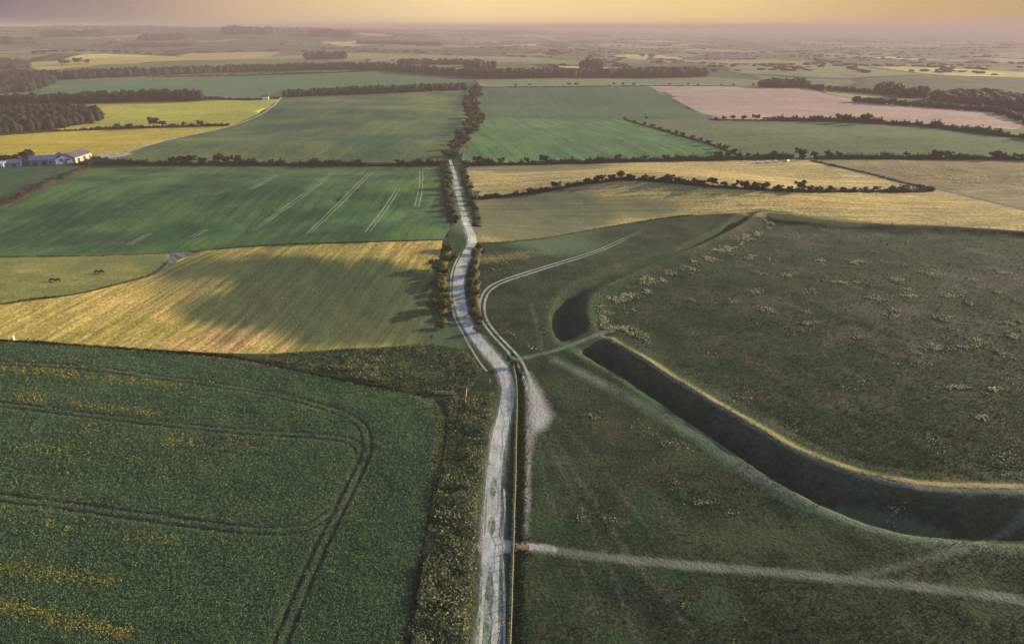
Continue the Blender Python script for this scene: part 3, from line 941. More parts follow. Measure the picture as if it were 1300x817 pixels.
# ------------------------------------------------------------------ ground cover nobody could count
LEAF_DARK = leaf_mat('leaf_dark', (0.016, 0.026, 0.013), (0.058, 0.066, 0.026), (0.085, 0.085, 0.030))
LEAF_FAR = leaf_mat('leaf_far', (0.009, 0.017, 0.012), (0.022, 0.033, 0.019), (0.028, 0.034, 0.019))
LEAF_OLIVE = leaf_mat('leaf_olive', (0.045, 0.048, 0.016), (0.16, 0.125, 0.035), (0.08, 0.08, 0.03))
LEAF_HEDGE = leaf_mat('leaf_hedge', (0.009, 0.017, 0.011), (0.026, 0.035, 0.017))
LEAF_BROWN = leaf_mat('leaf_brown', (0.022, 0.018, 0.012), (0.06, 0.045, 0.025))
BARK = plain('bark', (0.09, 0.07, 0.05), 0.9, 0.4, 0.4)

def scatter(n, x0, x1, y0, y1, poly=None, seed=1, flt=None):
    g = np.random.default_rng(seed)
    P = np.stack([g.uniform(x0, x1, n), g.uniform(y0, y1, n)], 1)
    G = ground(P)
    k = np.ones(n, bool)
    if poly is not None:
        k = inside(G[:, :2], poly)
    if flt is not None:
        k &= flt(G[:, :2])
    return G[k], P[k]

def poly_of(key):
    return [p for k, p in AREAS if k == key][0]

def clump(name, G, quads, size, h, spread, mat, label, cat, attr=None, seed=3, up=0.25, flat=0.6):
    g = np.random.default_rng(seed)
    n = len(G)
    C = np.repeat(G, quads, 0)
    s = np.repeat(np.broadcast_to(size, (n,)), quads); hh = np.repeat(np.broadcast_to(h, (n,)), quads)
    C = C + np.stack([g.normal(0, spread, len(C)), g.normal(0, spread, len(C)), g.uniform(0.25, 1.0, len(C)) * hh], 1)
    V, Fc = leaves(C, s, up=up, flat=flat, seed=seed)
    at = {}
    if attr is not None:
        a = np.clip(np.repeat(attr, quads) + 0, 0, 1)
        a = (g.random(len(a)) < a) * g.uniform(0.55, 1.0, len(a))
        at['flower'] = np.repeat(a, 4)
    o = mesh_np(name, V, Fc, mat, attrs=at)
    return tag(o, label, cat, None, 'stuff')

crop_poly = poly_of('crop_near')
def off_ruts(P):
    k = np.ones(len(P), bool)
    for q in rut_lines:
        d, _ = dist_poly(P, q, reach=1.5)
        k &= d > 0.58 + 0.15 * vnoise(P, 2.0, 77)
    return k
G, PX = scatter(125000, -170, 572, 432, 900, crop_poly, 11, off_ruts)
YEL = [([(5, 470), (60, 473), (130, 480), (235, 491)], 3.5, 1.0), ([(0, 468), (60, 470)], 6, 0.5), ([(0, 462), (100, 468), (170, 474)], 2, 0.5), ([(20, 506), (60, 507)], 5, 0.6), ([(90, 512), (150, 520), (200, 524)], 5, 0.8),
       ([(100, 548), (130, 545)], 6, 0.4), ([(208, 558), (258, 563)], 6, 0.8), ([(285, 563), (330, 565)], 4, 0.5), ([(30, 570), (85, 572)], 6, 0.4), ([(160, 582), (180, 585)], 4, 0.5),
       ([(55, 665), (88, 670)], 5, 0.6), ([(160, 682), (225, 687)], 5, 0.45), ([(5, 722), (60, 728), (140, 740)], 9, 0.6), ([(-40, 765), (20, 772), (70, 785), (160, 805)], 9, 0.9),
       ([(240, 450), (290, 455), (330, 463)], 2.5, 0.6), ([(525, 505), (552, 513), (561, 530), (561, 555), (556, 585)], 5, 0.75), ([(300, 640), (325, 650)], 8, 0.15)]
fl = np.zeros(len(G))
for l, w, k in YEL:
    d, _ = dist_poly(PX, np.array(l, float))
    d = d * np.array(1.0) + 3.0 * vnoise(PX, 9, 61)
    fl = np.maximum(fl, k * np.exp(-(np.maximum(d, 0) / w) ** 2))
fl = np.maximum(fl, 0.10 * np.clip(vnoise(G[:, :2], 14, 62) + vnoise(G[:, :2], 4, 63) * 0.5, 0, 1))
CROP = leaf_mat('crop_leaf', (0.040, 0.090, 0.042), (0.100, 0.165, 0.070), None, att=(0.34, 0.25, 0.03))
near = np.interp(PX[:, 1], [440, 900], [1.0, 0.55])
clump('crop', G, 3, 0.42 * near, 0.55 + 0.12 * vnoise(G[:, :2], 6, 64), 0.18, CROP, 'leafy green crop with yellow flowering streaks filling the near left field', 'crop', fl, 5, up=1.3)

bram = line_world([(566, 524), (568, 545), (563, 580), (553, 612), (547, 655), (533, 722), (519, 800), (508, 880)])
G, PX = scatter(26000, 500, 650, 498, 905, poly_of('verge_rough'), 12, lambda P: (dist_poly(P, track_l)[0] > 3.4) & (dist_poly(P, bram)[0] > 1.0))
wd = np.clip(0.5 + 0.8 * vnoise(G[:, :2], 5, 71), 0, 1)
edge = smooth(7, 4, dist_poly(G[:, :2], track_l)[0])
k = rng.random(len(G)) < np.clip(0.25 + vnoise(G[:, :2], 3.0, 72) + 0.4, 0.05, 1)
WEED = leaf_mat('weed_leaf', (0.020, 0.036, 0.018), (0.105, 0.130, 0.055), None, att=(0.25, 0.24, 0.11))
clump('weeds', G[k], 4, 0.52, 0.5 + 0.8 * wd[k], 0.24, WEED, 'tangled olive and straw weeds between the crop and the chalk track', 'weeds', (0.55 * wd + 0.3 * edge)[k], 6, up=1.1)
G, PX = scatter(15000, 330, 620, 434, 506, poly_of('rough_corner'), 13, lambda P: dist_poly(P, track_l)[0] > 4.0)
wd = np.clip(0.2 + 0.9 * vnoise(G[:, :2], 9, 73) + 0.5 * vnoise(G[:, :2], 3, 74), 0, 1)
wd *= np.interp(PX[:, 0], [330, 480, 560, 600], [1, 1, 0.35, 0.5])
k = rng.random(len(G)) < 0.25 + wd
clump('scrub', G[k], 4, 0.55, 0.4 + 0.7 * wd[k], 0.28, WEED, 'rough brown and olive scrub in the corner above the near crop', 'scrub', (0.75 * wd)[k], 7, up=0.5)

TURF = leaf_mat('tussock', (0.010, 0.022, 0.009), (0.046, 0.060, 0.026), None, att=(0.56, 0.52, 0.30))
fort = poly_of('fort_interior')
G, PX = scatter(60000, 745, 1340, 276, 625, fort, 14)
sdG = ring_sd(G[:, :2])
pale = np.clip((vnoise(G[:, :2], 11, 81) + 0.6 * vnoise(G[:, :2], 4, 82)) - 0.62, 0, 1) * 2.2
pale *= np.interp(PX[:, 1], [280, 330, 430, 520], [0.6, 1, 1, 0.35])
lrim = np.exp(-((sdG + 9) / 6.5) ** 2) * (PX[:, 1] < 425) * (PX[:, 0] < 985) * np.clip(0.5 + 1.1 * vnoise(G[:, :2], 4.5, 83), 0, 1)
pale *= 0.5
for (x, y, rx, ry) in ((1002, 347, 16, 6), (1041, 333, 16, 5), (1088, 333, 14, 4), (1071, 357, 34, 5), (1183, 346, 22, 5), (1138, 398, 20, 7), (1231, 435, 28, 8), (1285, 423, 18, 6), (1119, 378, 26, 5), (1076, 389, 22, 5),
                       (1023, 413, 16, 6), (1245, 530, 8, 4), (1189, 564, 5, 3), (1186, 490, 4, 3), (1215, 492, 20, 3), (1262, 494, 10, 3), (1290, 410, 20, 7), (1200, 405, 24, 5), (1160, 376, 20, 4), (1210, 375, 16, 4), (1280, 345, 24, 5)):
    pale = np.maximum(pale, 1.0 * np.exp(-((PX[:, 0] - x) / rx) ** 2 - ((PX[:, 1] - y) / ry) ** 2) * np.clip(0.5 + 1.2 * vnoise(G[:, :2], 3.0, 88), 0, 1))
pale = np.maximum(pale, lrim)
kk = sdG < -3.4 + 0.8 * vnoise(G[:, :2], 4, 89)
G = G[kk]; pale = pale[kk]; PX = PX[kk]
mauve = (PX[:, 1] < 440)
G = np.concatenate([G, np.repeat(G[pale > 0.4], 4, 0)]); pale = np.concatenate([pale, np.repeat(pale[pale > 0.4], 4)])
clump('tussocks', G, 2, 0.34 + 0.30 * pale, 0.24 + 0.14 * pale, 0.45, TURF, 'dark grass tussocks with pale dry clumps inside the hill fort', 'tussocks', pale, 8, up=0.3)
G, PX = scatter(60000, 610, 1380, 300, 880, None, 15, lambda P: (~inside(P, fort)) & (dist_poly(P, track_l)[0] > 6) & (np.hypot(P[:, 0], P[:, 1]) < 420))
sdG = ring_sd(G[:, :2])
clear = dist_poly(G[:, :2], line_world([(656, 692), (700, 698), (760, 706), (900, 719), (1050, 732), (1180, 745), (1300, 761)]))[0]
k = ((sdG > 1.5) | (sdG < -6)) & (clear > 1.6) & (~inside(G[:, :2], fan)) & (rng.random(len(G)) < np.clip(0.5 + 0.8 * vnoise(G[:, :2], 10, 84), 0.1, 1))
G = G[k]; PX = PX[k]
pale = np.clip(vnoise(G[:, :2], 13, 85) + 0.6 * vnoise(G[:, :2], 3.5, 86) - 0.75, 0, 1) * 1.2
for (a, b, c, d) in ((750, 525, 30, 9), (850, 562, 38, 10), (720, 515, 10, 6), (640, 340, 40, 12)):
    pale = np.maximum(pale, 0.75 * np.exp(-((PX[:, 0] - a) / c) ** 2 - ((PX[:, 1] - b - (PX[:, 0] - a) * 0.35) / d) ** 2) * np.clip(0.6 + vnoise(G[:, :2], 3, 87), 0, 1))
G = np.concatenate([G, np.repeat(G[pale > 0.3], 2, 0)]); pale = np.concatenate([pale, np.repeat(pale[pale > 0.3], 2)])
clump('grass', G, 2, 0.30 + 0.2 * pale, 0.22 + 0.3 * pale, 0.3, TURF, 'short rough grass on the slopes below the hill fort', 'grass', pale, 9, up=0.3)

clock('cover')
# ------------------------------------------------------------------ trees, hedges and woods
def crown_np(seed, r, zc, lobes, nq, qs, squash=0.8):
    g = np.random.default_rng(seed)
    Cs, Ns = [], []
    Vc, Fc_ = [], []
    for i in range(lobes):
        a = g.uniform(0, 6.283); rr = r * (0.0 if i == 0 else g.uniform(0.4, 0.95))
        c = np.array([rr * math.cos(a), rr * math.sin(a), zc + g.uniform(-0.35, 0.45) * r * (i > 0)])
        lr = r * (0.62 if i == 0 else g.uniform(0.26, 0.50))
        d = g.normal(size=(nq, 3)); d /= np.linalg.norm(d, axis=1)[:, None]
        d[:, 2] = np.where(d[:, 2] < -0.5, -d[:, 2], d[:, 2])
        rad = lr * g.uniform(0.75, 1.12, (nq, 1))
        Cs.append(c + d * rad * np.array([1, 1, squash])); Ns.append(d)
        mb = MB().ball(c, (lr * .7, lr * .7, lr * .7 * squash), 7, 5)
        Vc.append(np.array([list(v) for v in mb.v]) + g.normal(0, lr * 0.06, (len(mb.v), 3))); Fc_.append(mb.f)
    C = np.concatenate(Cs); D = np.concatenate(Ns)
    V, Fq = leaves(C, qs, seed=seed, outward=D)
    return V, Fq, Vc, Fc_

def crown_mesh(name, seed, r, zc, lobes, nq, qs, mat, squash=0.8):
    V, Fq, Vc, Fcs = crown_np(seed, r, zc, lobes, nq, qs, squash)
    vs = [tuple(v) for v in V]; fs = [tuple(f) for f in Fq]
    for v, f in zip(Vc, Fcs):
        b = len(vs); vs += [tuple(p) for p in v]; fs += [tuple(b + i for i in t) for t in f]
    me = bpy.data.meshes.new(name); me.from_pydata(vs, [], fs); me.materials.append(mat)
    return me

def tree_proto(kind, seed, mat):
    """a source tree: trunk with limbs and an uneven crown; unit height about 6 m"""
    g = random.Random(seed)
    if kind == 'tree':
        r, zc, th = 2.7, 3.0, 1.6
    else:
        r, zc, th = 1.9, 1.35, 0.8
    t = MB().tube([(0, 0, -0.4), (0.04, 0, th * 0.5), (0.1 * g.uniform(-1, 1), 0.1, th), (0.1, 0.05, zc + 0.6)], [0.26, 0.19, 0.15, 0.05], 7)
    for i in range(4):
        a = i * 1.6 + g.uniform(0, 1)
        t.tube([(0, 0, th * 0.8), (0.7 * math.cos(a), 0.7 * math.sin(a), th + 0.4), (1.5 * math.cos(a), 1.5 * math.sin(a), zc + 0.3)], [0.11, 0.07, 0.03], 5)
    root = bpy.data.objects.new(kind, None); col.objects.link(root)
    t.build('trunk', BARK, root)
    me = crown_mesh('crown', seed, r, zc, 9 if kind == 'tree' else 8, 75, 0.62 if kind == 'tree' else 0.5, mat, 0.85)
    c = bpy.data.objects.new('crown', me); col.objects.link(c); c.parent = root
    return root

PROTO = {}
for kd in ('tree', 'bush'):
    for mk, mm in (('dark', LEAF_DARK), ('olive', LEAF_OLIVE), ('far', LEAF_FAR)):
        PROTO[(kd, mk)] = [[tree_proto(kd, 100 + 7 * i + len(PROTO) * 31, mm), False] for i in range(3)]

def put(kind, tone, px, h_m, label, group, world_xy=None):
    p = ground([px])[0] if world_xy is None else np.array([*world_xy, height([world_xy])[0]])
    e = random.choice(PROTO[(kind, tone)])
    if not e[1]:
        o = e[0]; e[1] = True
    else:
        o = copy_tree(e[0])
    base = 6.4 if kind == 'tree' else 3.3
    s = h_m / base
    o.location = (p[0], p[1], p[2] - 0.1)
    o.rotation_euler = (0, 0, random.uniform(0, 6.28))
    o.scale = (s * random.uniform(0.9, 1.2), s * random.uniform(0.9, 1.2), s)
    tag(o, label, kind, group)
    o.name = kind
    return o

ORD = ['first', 'second', 'third', 'fourth', 'fifth', 'sixth', 'seventh', 'eighth', 'ninth', 'tenth', 'eleventh', 'twelfth', 'thirteenth', 'fourteenth', 'fifteenth', 'sixteenth',
       'seventeenth', 'eighteenth', 'nineteenth', 'twentieth']
def nth(i):
    if i < 20:
        return ORD[i]
    return ['twenty', 'thirty', 'forty', 'fifty'][i // 10 - 2 if (i + 1) % 10 else (i + 1) // 10 - 2] + '-' + ORD[i % 10] if (i + 1) % 10 else ['', '', 'twentieth', 'thirtieth', 'fortieth', 'fiftieth'][(i + 1) // 10]

def row(items, kind, tone, where, group):
    """items: (x, y, height in metres[, tone]) in order from the landmark named in `where`"""
    for i, it in enumerate(items):
        h = it[2]
        tn = it[3] if len(it) > 3 else tone
        sz = 'large' if h > (7 if kind == 'tree' else 4.3) else ('small' if h < (4.2 if kind == 'tree' else 2.6) else 'rounded')
        put(kind, tn, it[:2], h, f'{sz} {"olive" if tn == "olive" else "dark"} {kind}, {nth(i)} {where}', group)

def ridge_y(x, L):
    return float(np.interp(x, [p[0] for p in L], [p[1] for p in L]))

clock('protos')
# hedge behind the golden hill, west to east
HK = [(608, 253), (650, 249), (700, 242), (740, 234), (790, 228.5), (830, 230), (860, 233), (900, 237), (960, 241), (1000, 243), (1060, 244), (1120, 243.5), (1185, 240)]
row([(x, ridge_y(x, HK), h) for x, h in ((618, 4), (630, 3.6), (655, 3.9), (672, 5), (687, 4), (695, 3.9), (706, 7), (722, 4), (744, 5.2), (757, 5.8), (764, 6.6), (777, 6.2), (788, 7.6), (800, 5.6), (818, 5.4),
     (828, 4.4), (840, 4.6), (850, 7.4), (857, 5.6), (870, 4.2), (882, 5.5), (891, 5.2), (904, 8.2), (919, 5.4), (931, 4.2), (941, 7.2), (946, 6), (960, 6.4), (971, 6.6), (984, 4.2), (990, 5.4), (1001, 4.6), (1014, 8.6),
     (1028, 5.4), (1038, 5), (1042, 4.2), (1054, 5.6), (1070, 4.6), (1084, 4.4), (1098, 4.8), (1113, 5.2), (1132, 5), (1150, 5.2), (1168, 5))],
    'tree', 'far', 'from the track in the hedge behind the golden hill', 'trees in the hedge behind the golden hill')
# diagonal line between the two green fields
GD = [(793, 152), (805, 156), (818, 159.5), (828, 162), (838, 165), (848, 168), (858, 171), (866, 173.5), (879, 177), (889, 180), (900, 184), (912, 188), (922, 192), (932, 196)]
row([(x, y, h) for (x, y), h in zip(GD, (4.5, 4, 5.5, 5, 4.2, 4, 5.2, 6, 5.4, 4.6, 5.6, 5.4, 7, 6.4))], 'tree', 'far', 'down the diagonal hedge between two green fields', 'trees in the diagonal field hedge')
row([(x, ridge_y(x, [(900, 152), (1000, 153.5), (1100, 157)]), h) for x, h in ((821, 5), (909, 4.4), (919, 5.8), (930, 7), (944, 7), (959, 9), (970, 5), (982, 6), (1001, 5), (1038, 9), (1068, 12), (1075, 12), (1098, 14))],
    'tree', 'far', 'along the hedge under the pink field', 'trees in the hedge under the pink field')
row([(x, ridge_y(x, [(600, 110), (822, 108.5), (964, 109.5)]), h) for x, h in ((655, 6), (672, 6), (722, 8), (732, 8), (780, 7), (791, 8), (804, 7), (850, 6), (873, 7), (886, 5), (915, 5), (931, 6), (956, 7))],
    'tree', 'far', 'along the thin hedge below the long dark wood', 'small trees in the thin far hedge')
row([(37, 207, 13), (19, 207, 9), (4, 206, 8), (123, 207, 7), (134, 207, 6), (140, 208, 5)], 'tree', 'far', 'from the left among those round the farm buildings', 'trees round the farm')
row([(245, 208, 9), (217, 208, 7), (228, 208, 8), (236, 208, 8), (257, 208, 7), (278, 208, 10), (290, 208, 8.5), (303, 208, 9), (320, 208, 6), (400, 209, 7), (345, 209, 6), (430, 209, 5), (455, 209, 6), (505, 209, 6), (530, 209, 6), (545, 210, 7)],
    'tree', 'far', 'in the long hedge left of the track', 'trees in the long hedge left of the track')
row([(604, 208, 8), (616, 209, 7), (637, 208, 7), (690, 207, 9), (668, 207, 6), (785, 204, 7), (820, 204, 6), (845, 203, 6), (912, 201, 8), (925, 201, 7), (950, 200, 5), (983, 200, 7), (1015, 200, 10), (1018, 203, 6), (1033, 200, 7),
     (1050, 200, 7), (1066, 201, 7), (1122, 200, 6), (1150, 200, 6), (1188, 201, 9), (1195, 201, 8), (1205, 201, 8), (1222, 202, 6), (1262, 202, 9), (1270, 202, 7), (1291, 203, 7)],
    'tree', 'far', 'in the long hedge right of the track', 'trees in the long hedge right of the track')
row([(79, 83, 22), (86, 82, 15), (100, 82, 24), (112, 82, 18)], 'tree', 'far', 'from the left on the far pale field', 'lone trees on the far pale field')
row([(195, 161, 14), (207, 161, 9), (234, 160, 6), (254, 160, 8), (149, 163, 7), (165, 163, 7)], 'tree', 'far', 'in the hedge between the two yellow fields', 'trees between the two yellow fields')
# bushes and trees either side of the track
row([(566, 208, 5), (565, 215, 5), (567, 222, 5), (569, 229, 5), (568, 240, 7, 'olive'), (566, 246, 5), (572, 252, 4), (570, 260, 4.6), (573, 268, 5), (572, 275, 5, 'olive'), (577, 281, 4.6, 'olive')],
    'bush', 'dark', 'down the track\'s left side from the long hedge', 'bushes left of the track above its bend')
row([(589, 209, 4.3), (593, 214, 3.6), (590, 221, 3.6), (593, 228, 3.6), (591, 235, 3.3), (596, 240, 3.6), (595, 248, 3.6), (601, 254, 3.6), (599, 260, 3.6), (604, 267, 3.3, 'olive'), (601, 274, 3.6, 'olive'), (606, 281, 3.3, 'olive'), (603, 287, 2.6)],
    'bush', 'dark', 'down the track\'s right side from the long hedge', 'bushes right of the track above its bend')
row([(571, 319, 5, 'olive'), (575, 330, 3.5, 'olive'), (566, 331, 3.6, 'olive'), (558, 342, 5.4), (564, 347, 4, 'olive'), (561, 356, 3.6, 'olive'), (558, 364, 5), (565, 372, 4, 'olive'), (563, 381, 3.4), (559, 393, 6, 'olive'), (568, 403, 3), (562, 415, 3)],
    'bush', 'dark', 'down the track\'s left side below its bend', 'bushes left of the track below its bend')
row([(610, 315, 3.2), (604, 324, 3.2), (615, 322, 2.1, 'olive'), (603, 336, 2.7, 'olive'), (600, 350, 3.5), (602, 361, 3.8, 'olive'), (598, 372, 3.5, 'olive'), (605, 375, 2.7), (600, 386, 2.4), (601, 401, 3.2, 'olive'), (609, 407, 3.2, 'olive'), (607, 420, 2.4), (651, 465, 2.6, 'olive')],
    'bush', 'dark', 'down the track\'s right side below its bend', 'bushes right of the track below its bend')
AV = [(606, 112), (602, 120), (600, 128), (597, 136), (599, 144), (603, 150), (602, 158), (596, 166), (590, 174), (583, 182), (577, 190), (572, 198)]
avl = ground([tuple(q) for q in catmull(AV, n=4)])[:, :2]
L_ = np.concatenate([[0], np.cumsum(np.hypot(*np.diff(avl, axis=0).T))])
for side in (1, -1):
    s = L_[-1]; i = 0
    while s > 0:
        p = np.array([np.interp(s, L_, avl[:, 0]), np.interp(s, L_, avl[:, 1])])
        kk = float(np.interp(s, [0, L_[-1]], [1.5, 1.0]))
        q = p + np.array([side * random.uniform(2.2, 6.5) * kk, random.uniform(-3, 3)])
        hh = random.uniform(4.5, 7.5) * kk
        nm = 'left' if side < 0 else 'right'
        put('bush', random.choice(['olive', 'dark']), None, hh * 0.95, f'bushy tree, {nth(i)} up the {nm} side of the track beyond the long hedge', 'bushy trees lining the far track', q)
        s -= random.uniform(17, 24) * kk; i += 1

for lst in PROTO.values():          # sources not used anywhere
    for e in lst:
        if not e[1]:
            for ch in list(e[0].children):
                bpy.data.objects.remove(ch)
            bpy.data.objects.remove(e[0])

clock('trees')
def dense(line, step):
    L = np.concatenate([[0], np.cumsum(np.hypot(*np.diff(line, axis=0).T))])
    s = np.arange(0, L[-1], step)
    return np.stack([np.interp(s, L, line[:, 0]), np.interp(s, L, line[:, 1])], 1)

def hedge(px, w, h, label, mat=None, per_m=7.0, q=0.7, group=None, seed=1, name='hedge', cat='hedge'):
    l = dense(line_world(px, 6), max(1.0, w * 0.6))
    g = np.random.default_rng(abs(seed + int(px[0][0]) * 3 + int(px[0][1])))
    n = len(l)
    t = np.gradient(l, axis=0); t /= np.linalg.norm(t, axis=1)[:, None]
    nr = np.stack([-t[:, 1], t[:, 0]], 1)
    hh = h * np.clip(0.78 + 0.35 * vnoise(l, 9, seed) + 0.2 * g.normal(size=n), 0.35, 1.5)
    ww = w * 0.5 * np.clip(0.9 + 0.3 * g.normal(size=n), 0.5, 1.4)
    z = height(l)
    sec = [(-1.0, -0.15), (-0.9, 0.55), (-0.35, 0.88), (0.35, 0.88), (0.9, 0.55), (1.0, -0.15)]
    V = np.concatenate([np.column_stack([l + nr * (a * ww)[:, None] * 0.85, z + b * hh * 0.9]) for a, b in sec])
    Fs = []
    for k in range(len(sec) - 1):
        i = np.arange(n - 1)
        Fs.append(np.stack([k * n + i, k * n + i + 1, (k + 1) * n + i + 1, (k + 1) * n + i], 1))
    Fs = np.concatenate(Fs)
    m = int(n * max(1.0, w * 0.6) * per_m)
    i = g.integers(0, n, m)
    u = g.uniform(-1.1, 1.1, m); zz = np.sqrt(np.clip(1 - (np.abs(u) / 1.25) ** 3, 0.05, 1)) * g.uniform(0.55, 1.1, m)
    C = np.column_stack([l[i] + nr[i] * (u * ww[i])[:, None] + g.normal(0, 0.5, (m, 2)), z[i] + zz * hh[i]])
    Vq, Fq = leaves(C, q, seed=seed, outward=np.column_stack([nr[i] * u[:, None], 0.6 + 0 * u]))
    o = mesh_np(name, np.concatenate([V, Vq]), np.concatenate([Fs, Fq + len(V)]), mat or LEAF_HEDGE)
    return tag(o, label, cat, group)

hedge([(112, 210), (150, 209), (200, 209), (260, 209.5), (330, 210), (450, 210.5), (566, 210)], 5, 4.6, 'long dark hedge above the big green field, left of the track', per_m=9, q=1.0)
hedge([(586, 210), (640, 209.5), (700, 208.5), (800, 205.5), (900, 203), (985, 201), (1010, 200.8)], 5, 4.6, 'long dark hedge right of the track, above the upper golden field', per_m=9, q=1.0)
hedge([(1034, 201.5), (1100, 201.5), (1200, 202.3), (1300, 203.5), (1500, 216)], 5, 5.0, 'dark hedge running above the sheep field to the right edge', per_m=9, q=1.0)
hedge(HK[:-1] + [(1150, 242), (1183, 240.5)], 3.2, 2.8, 'thin dark hedge following the crest behind the golden hill', per_m=6, q=0.7)
hedge([(1125, 244), (1150, 243.5), (1186, 242)], 6, 3.4, 'broad dark bushy hedge end meeting the grey lane', per_m=14, q=0.9)
hedge([(1030, 204.5), (1060, 211), (1100, 220), (1140, 230.5), (1183, 240.8)], 1.6, 1.0, 'thin dark hedge along the near side of the grey lane', per_m=8)
hedge([(103, 209.5), (118, 208.5), (134, 208)], 8, 4.5, 'dark bushy hedge screening the right end of the long barn', per_m=12, q=0.9)
hedge([(-120, 286), (0, 260), (30, 250), (62, 234), (112, 215)], 5, 3.6, 'brown-tinged hedge slanting below the farm', LEAF_BROWN, per_m=12, q=0.9)
hedge([(793, 152), (848, 168), (900, 183), (938, 197)], 2.2, 1.6, 'thin diagonal hedge between two green fields on the right', per_m=5)
hedge([(900, 152), (975, 153), (1000, 153.3)], 2.2, 1.4, 'thin hedge under the left end of the pink field', per_m=5)
hedge([(975, 153.4), (1075, 154), (1120, 157), (1200, 163), (1300, 176), (1500, 200)], 7, 6, 'ragged dark hedge under the right end of the pink field', LEAF_FAR, per_m=9, q=1.6)
hedge([(612, 111.5), (822, 109.5), (964, 110)], 3, 1.8, 'thin far hedge below the long dark wood', per_m=3, q=1.0)
hedge([(-420, 206), (0, 172), (120, 165), (200, 162), (292, 159.5)], 4, 3.4, 'dark hedge between the two yellow fields', LEAF_FAR, per_m=6, q=1.2)
hedge([(250, 125), (300, 127), (326, 127), (355, 125)], 4, 4, 'dark hedge beside the white house', LEAF_FAR, per_m=6, q=1.2)
hedge([(190, 98.5), (330, 95.5), (500, 90)], 5, 4, 'broken far hedge crossing the pale teal field', LEAF_FAR, per_m=1.2, q=2.4)
hedge([(-420, 446), (-100, 433), (0, 432.5), (100, 438.5), (200, 445.5), (300, 454), (360, 466), (450, 485), (520, 498.5), (545, 504)], 1.1, 0.75, 'low dark hedge above the near crop field', leaf_mat('ditch_leaf', (0.014, 0.014, 0.010), (0.035, 0.028, 0.016)), per_m=18, q=0.35)
hedge([(-200, 432), (0, 386.5), (90, 374.5), (150, 361), (196, 347.5), (214, 332)], 1.0, 0.8, 'low brown hedge between the pasture and the striped gold field', LEAF_BROWN, per_m=9, q=0.4)
hedge([(240, 319.5), (330, 312), (440, 308), (562, 304.5)], 0.9, 0.5, 'low grassy boundary between the big green field and striped gold field', LEAF_DARK, per_m=7, q=0.4)
hedge([(0, 326), (100, 325), (190, 322.5), (210, 321.5)], 0.9, 0.5, 'low boundary between the big green field and the left pasture', LEAF_OLIVE, per_m=7, q=0.4)
hedge([(608, 310), (690, 303), (740, 294), (830, 279), (880, 273)], 1.2, 0.7, 'low dark boundary under the golden hill', LEAF_DARK, per_m=7, q=0.4)
hedge([(563, 208), (566, 225), (568, 245), (572, 265), (578, 284)], 5, 2.2, 'tangled hedge down the left side of the track above its bend', LEAF_DARK, per_m=12, q=0.8)
hedge([(588, 211), (592, 228), (597, 246), (603, 265), (607, 288)], 4, 1.4, 'tangled hedge down the right side of the track above its bend', LEAF_DARK, per_m=12, q=0.7)
hedge([(569, 316), (562, 335), (560, 360), (561, 385), (563, 412)], 5, 1.5, 'low tangled olive hedge left of the track below its bend', LEAF_OLIVE, per_m=9, q=0.6)
hedge([(609, 314), (603, 335), (603, 360), (605, 390), (609, 412)], 4, 1.2, 'low tangled olive hedge right of the track below its bend', LEAF_OLIVE, per_m=9, q=0.6)
hedge([(604, 112), (600, 135), (604, 152), (595, 170), (584, 186), (574, 200)], 10, 1.6, 'scrubby hedge bank along the tree-lined far track', LEAF_OLIVE, per_m=10, q=1.1)
# dark bramble line between crop and verge
hedge([(566, 524), (568, 545), (563, 580), (553, 612), (547, 655), (533, 722), (519, 800), (508, 880)], 1.5, 0.7, 'dark bramble strip along the edge of the near crop', leaf_mat('bramble_leaf', (0.010, 0.014, 0.010), (0.024, 0.026, 0.016)), per_m=26, q=0.35, name='bramble_hedge')

def wood(px, h, label, name='wood', spacing=7.0, mat=None, seed=1, world_depth=None, cat='wood'):
    if world_depth:
        l = line_world(px, 8, False)
        d = l / np.linalg.norm(l, axis=1)[:, None]
        poly = np.concatenate([l, (l + d * world_depth)[::-1]])
    else:
        poly = area_poly(px)
    g = np.random.default_rng(seed)
    lo, hi = poly.min(0), poly.max(0)
    xs = np.arange(lo[0], hi[0], spacing); ys = np.arange(lo[1], hi[1], spacing)
    P = np.stack(np.meshgrid(xs, ys), -1).reshape(-1, 2); P = P + g.uniform(-0.4, 0.4, P.shape) * spacing
    P = P[inside(P, poly)]
    z = height(P)
    mb = MB().ball((0, 0, 0), (1, 1, 1), 8, 6)
    bv = np.array([list(v) for v in mb.v]); tri = []
    for f in mb.f:
        tri.append((f[0], f[1], f[2]));
        if len(f) == 4:
            tri.append((f[0], f[2], f[3]))
    tri = np.array(tri)
    Vs, Fs, off = [], [], 0
    Cq = []
    for p, zz in zip(P, z):
        hh = h * g.uniform(0.72, 1.12); r = spacing * g.uniform(0.55, 0.85)
        v = bv * np.array([r, r, hh * 0.52]) * (1 + g.normal(0, 0.12, (len(bv), 1))) + np.array([p[0], p[1], zz + hh * 0.5])
        Vs.append(v); Fs.append(tri + off); off += len(bv)
        d = g.normal(size=(26, 3)); d /= np.linalg.norm(d, axis=1)[:, None]; d[:, 2] = np.abs(d[:, 2]) - 0.25
        Cq.append(d * np.array([r, r, hh * 0.52]) * g.uniform(0.9, 1.18, (26, 1)) + np.array([p[0], p[1], zz + hh * 0.52]))
    V = np.concatenate(Vs); Ft = np.concatenate(Fs)
    C = np.concatenate(Cq)
    Vq, Fq = leaves(C, spacing * 0.32, seed=seed)
    Fq3 = np.concatenate([Fq[:, :3], Fq[:, [0, 2, 3]]])
    o = mesh_np(name, np.concatenate([V, Vq]), np.concatenate([Ft, Fq3 + len(V)]), mat or LEAF_FAR)
    return tag(o, label, cat, None, 'stuff')

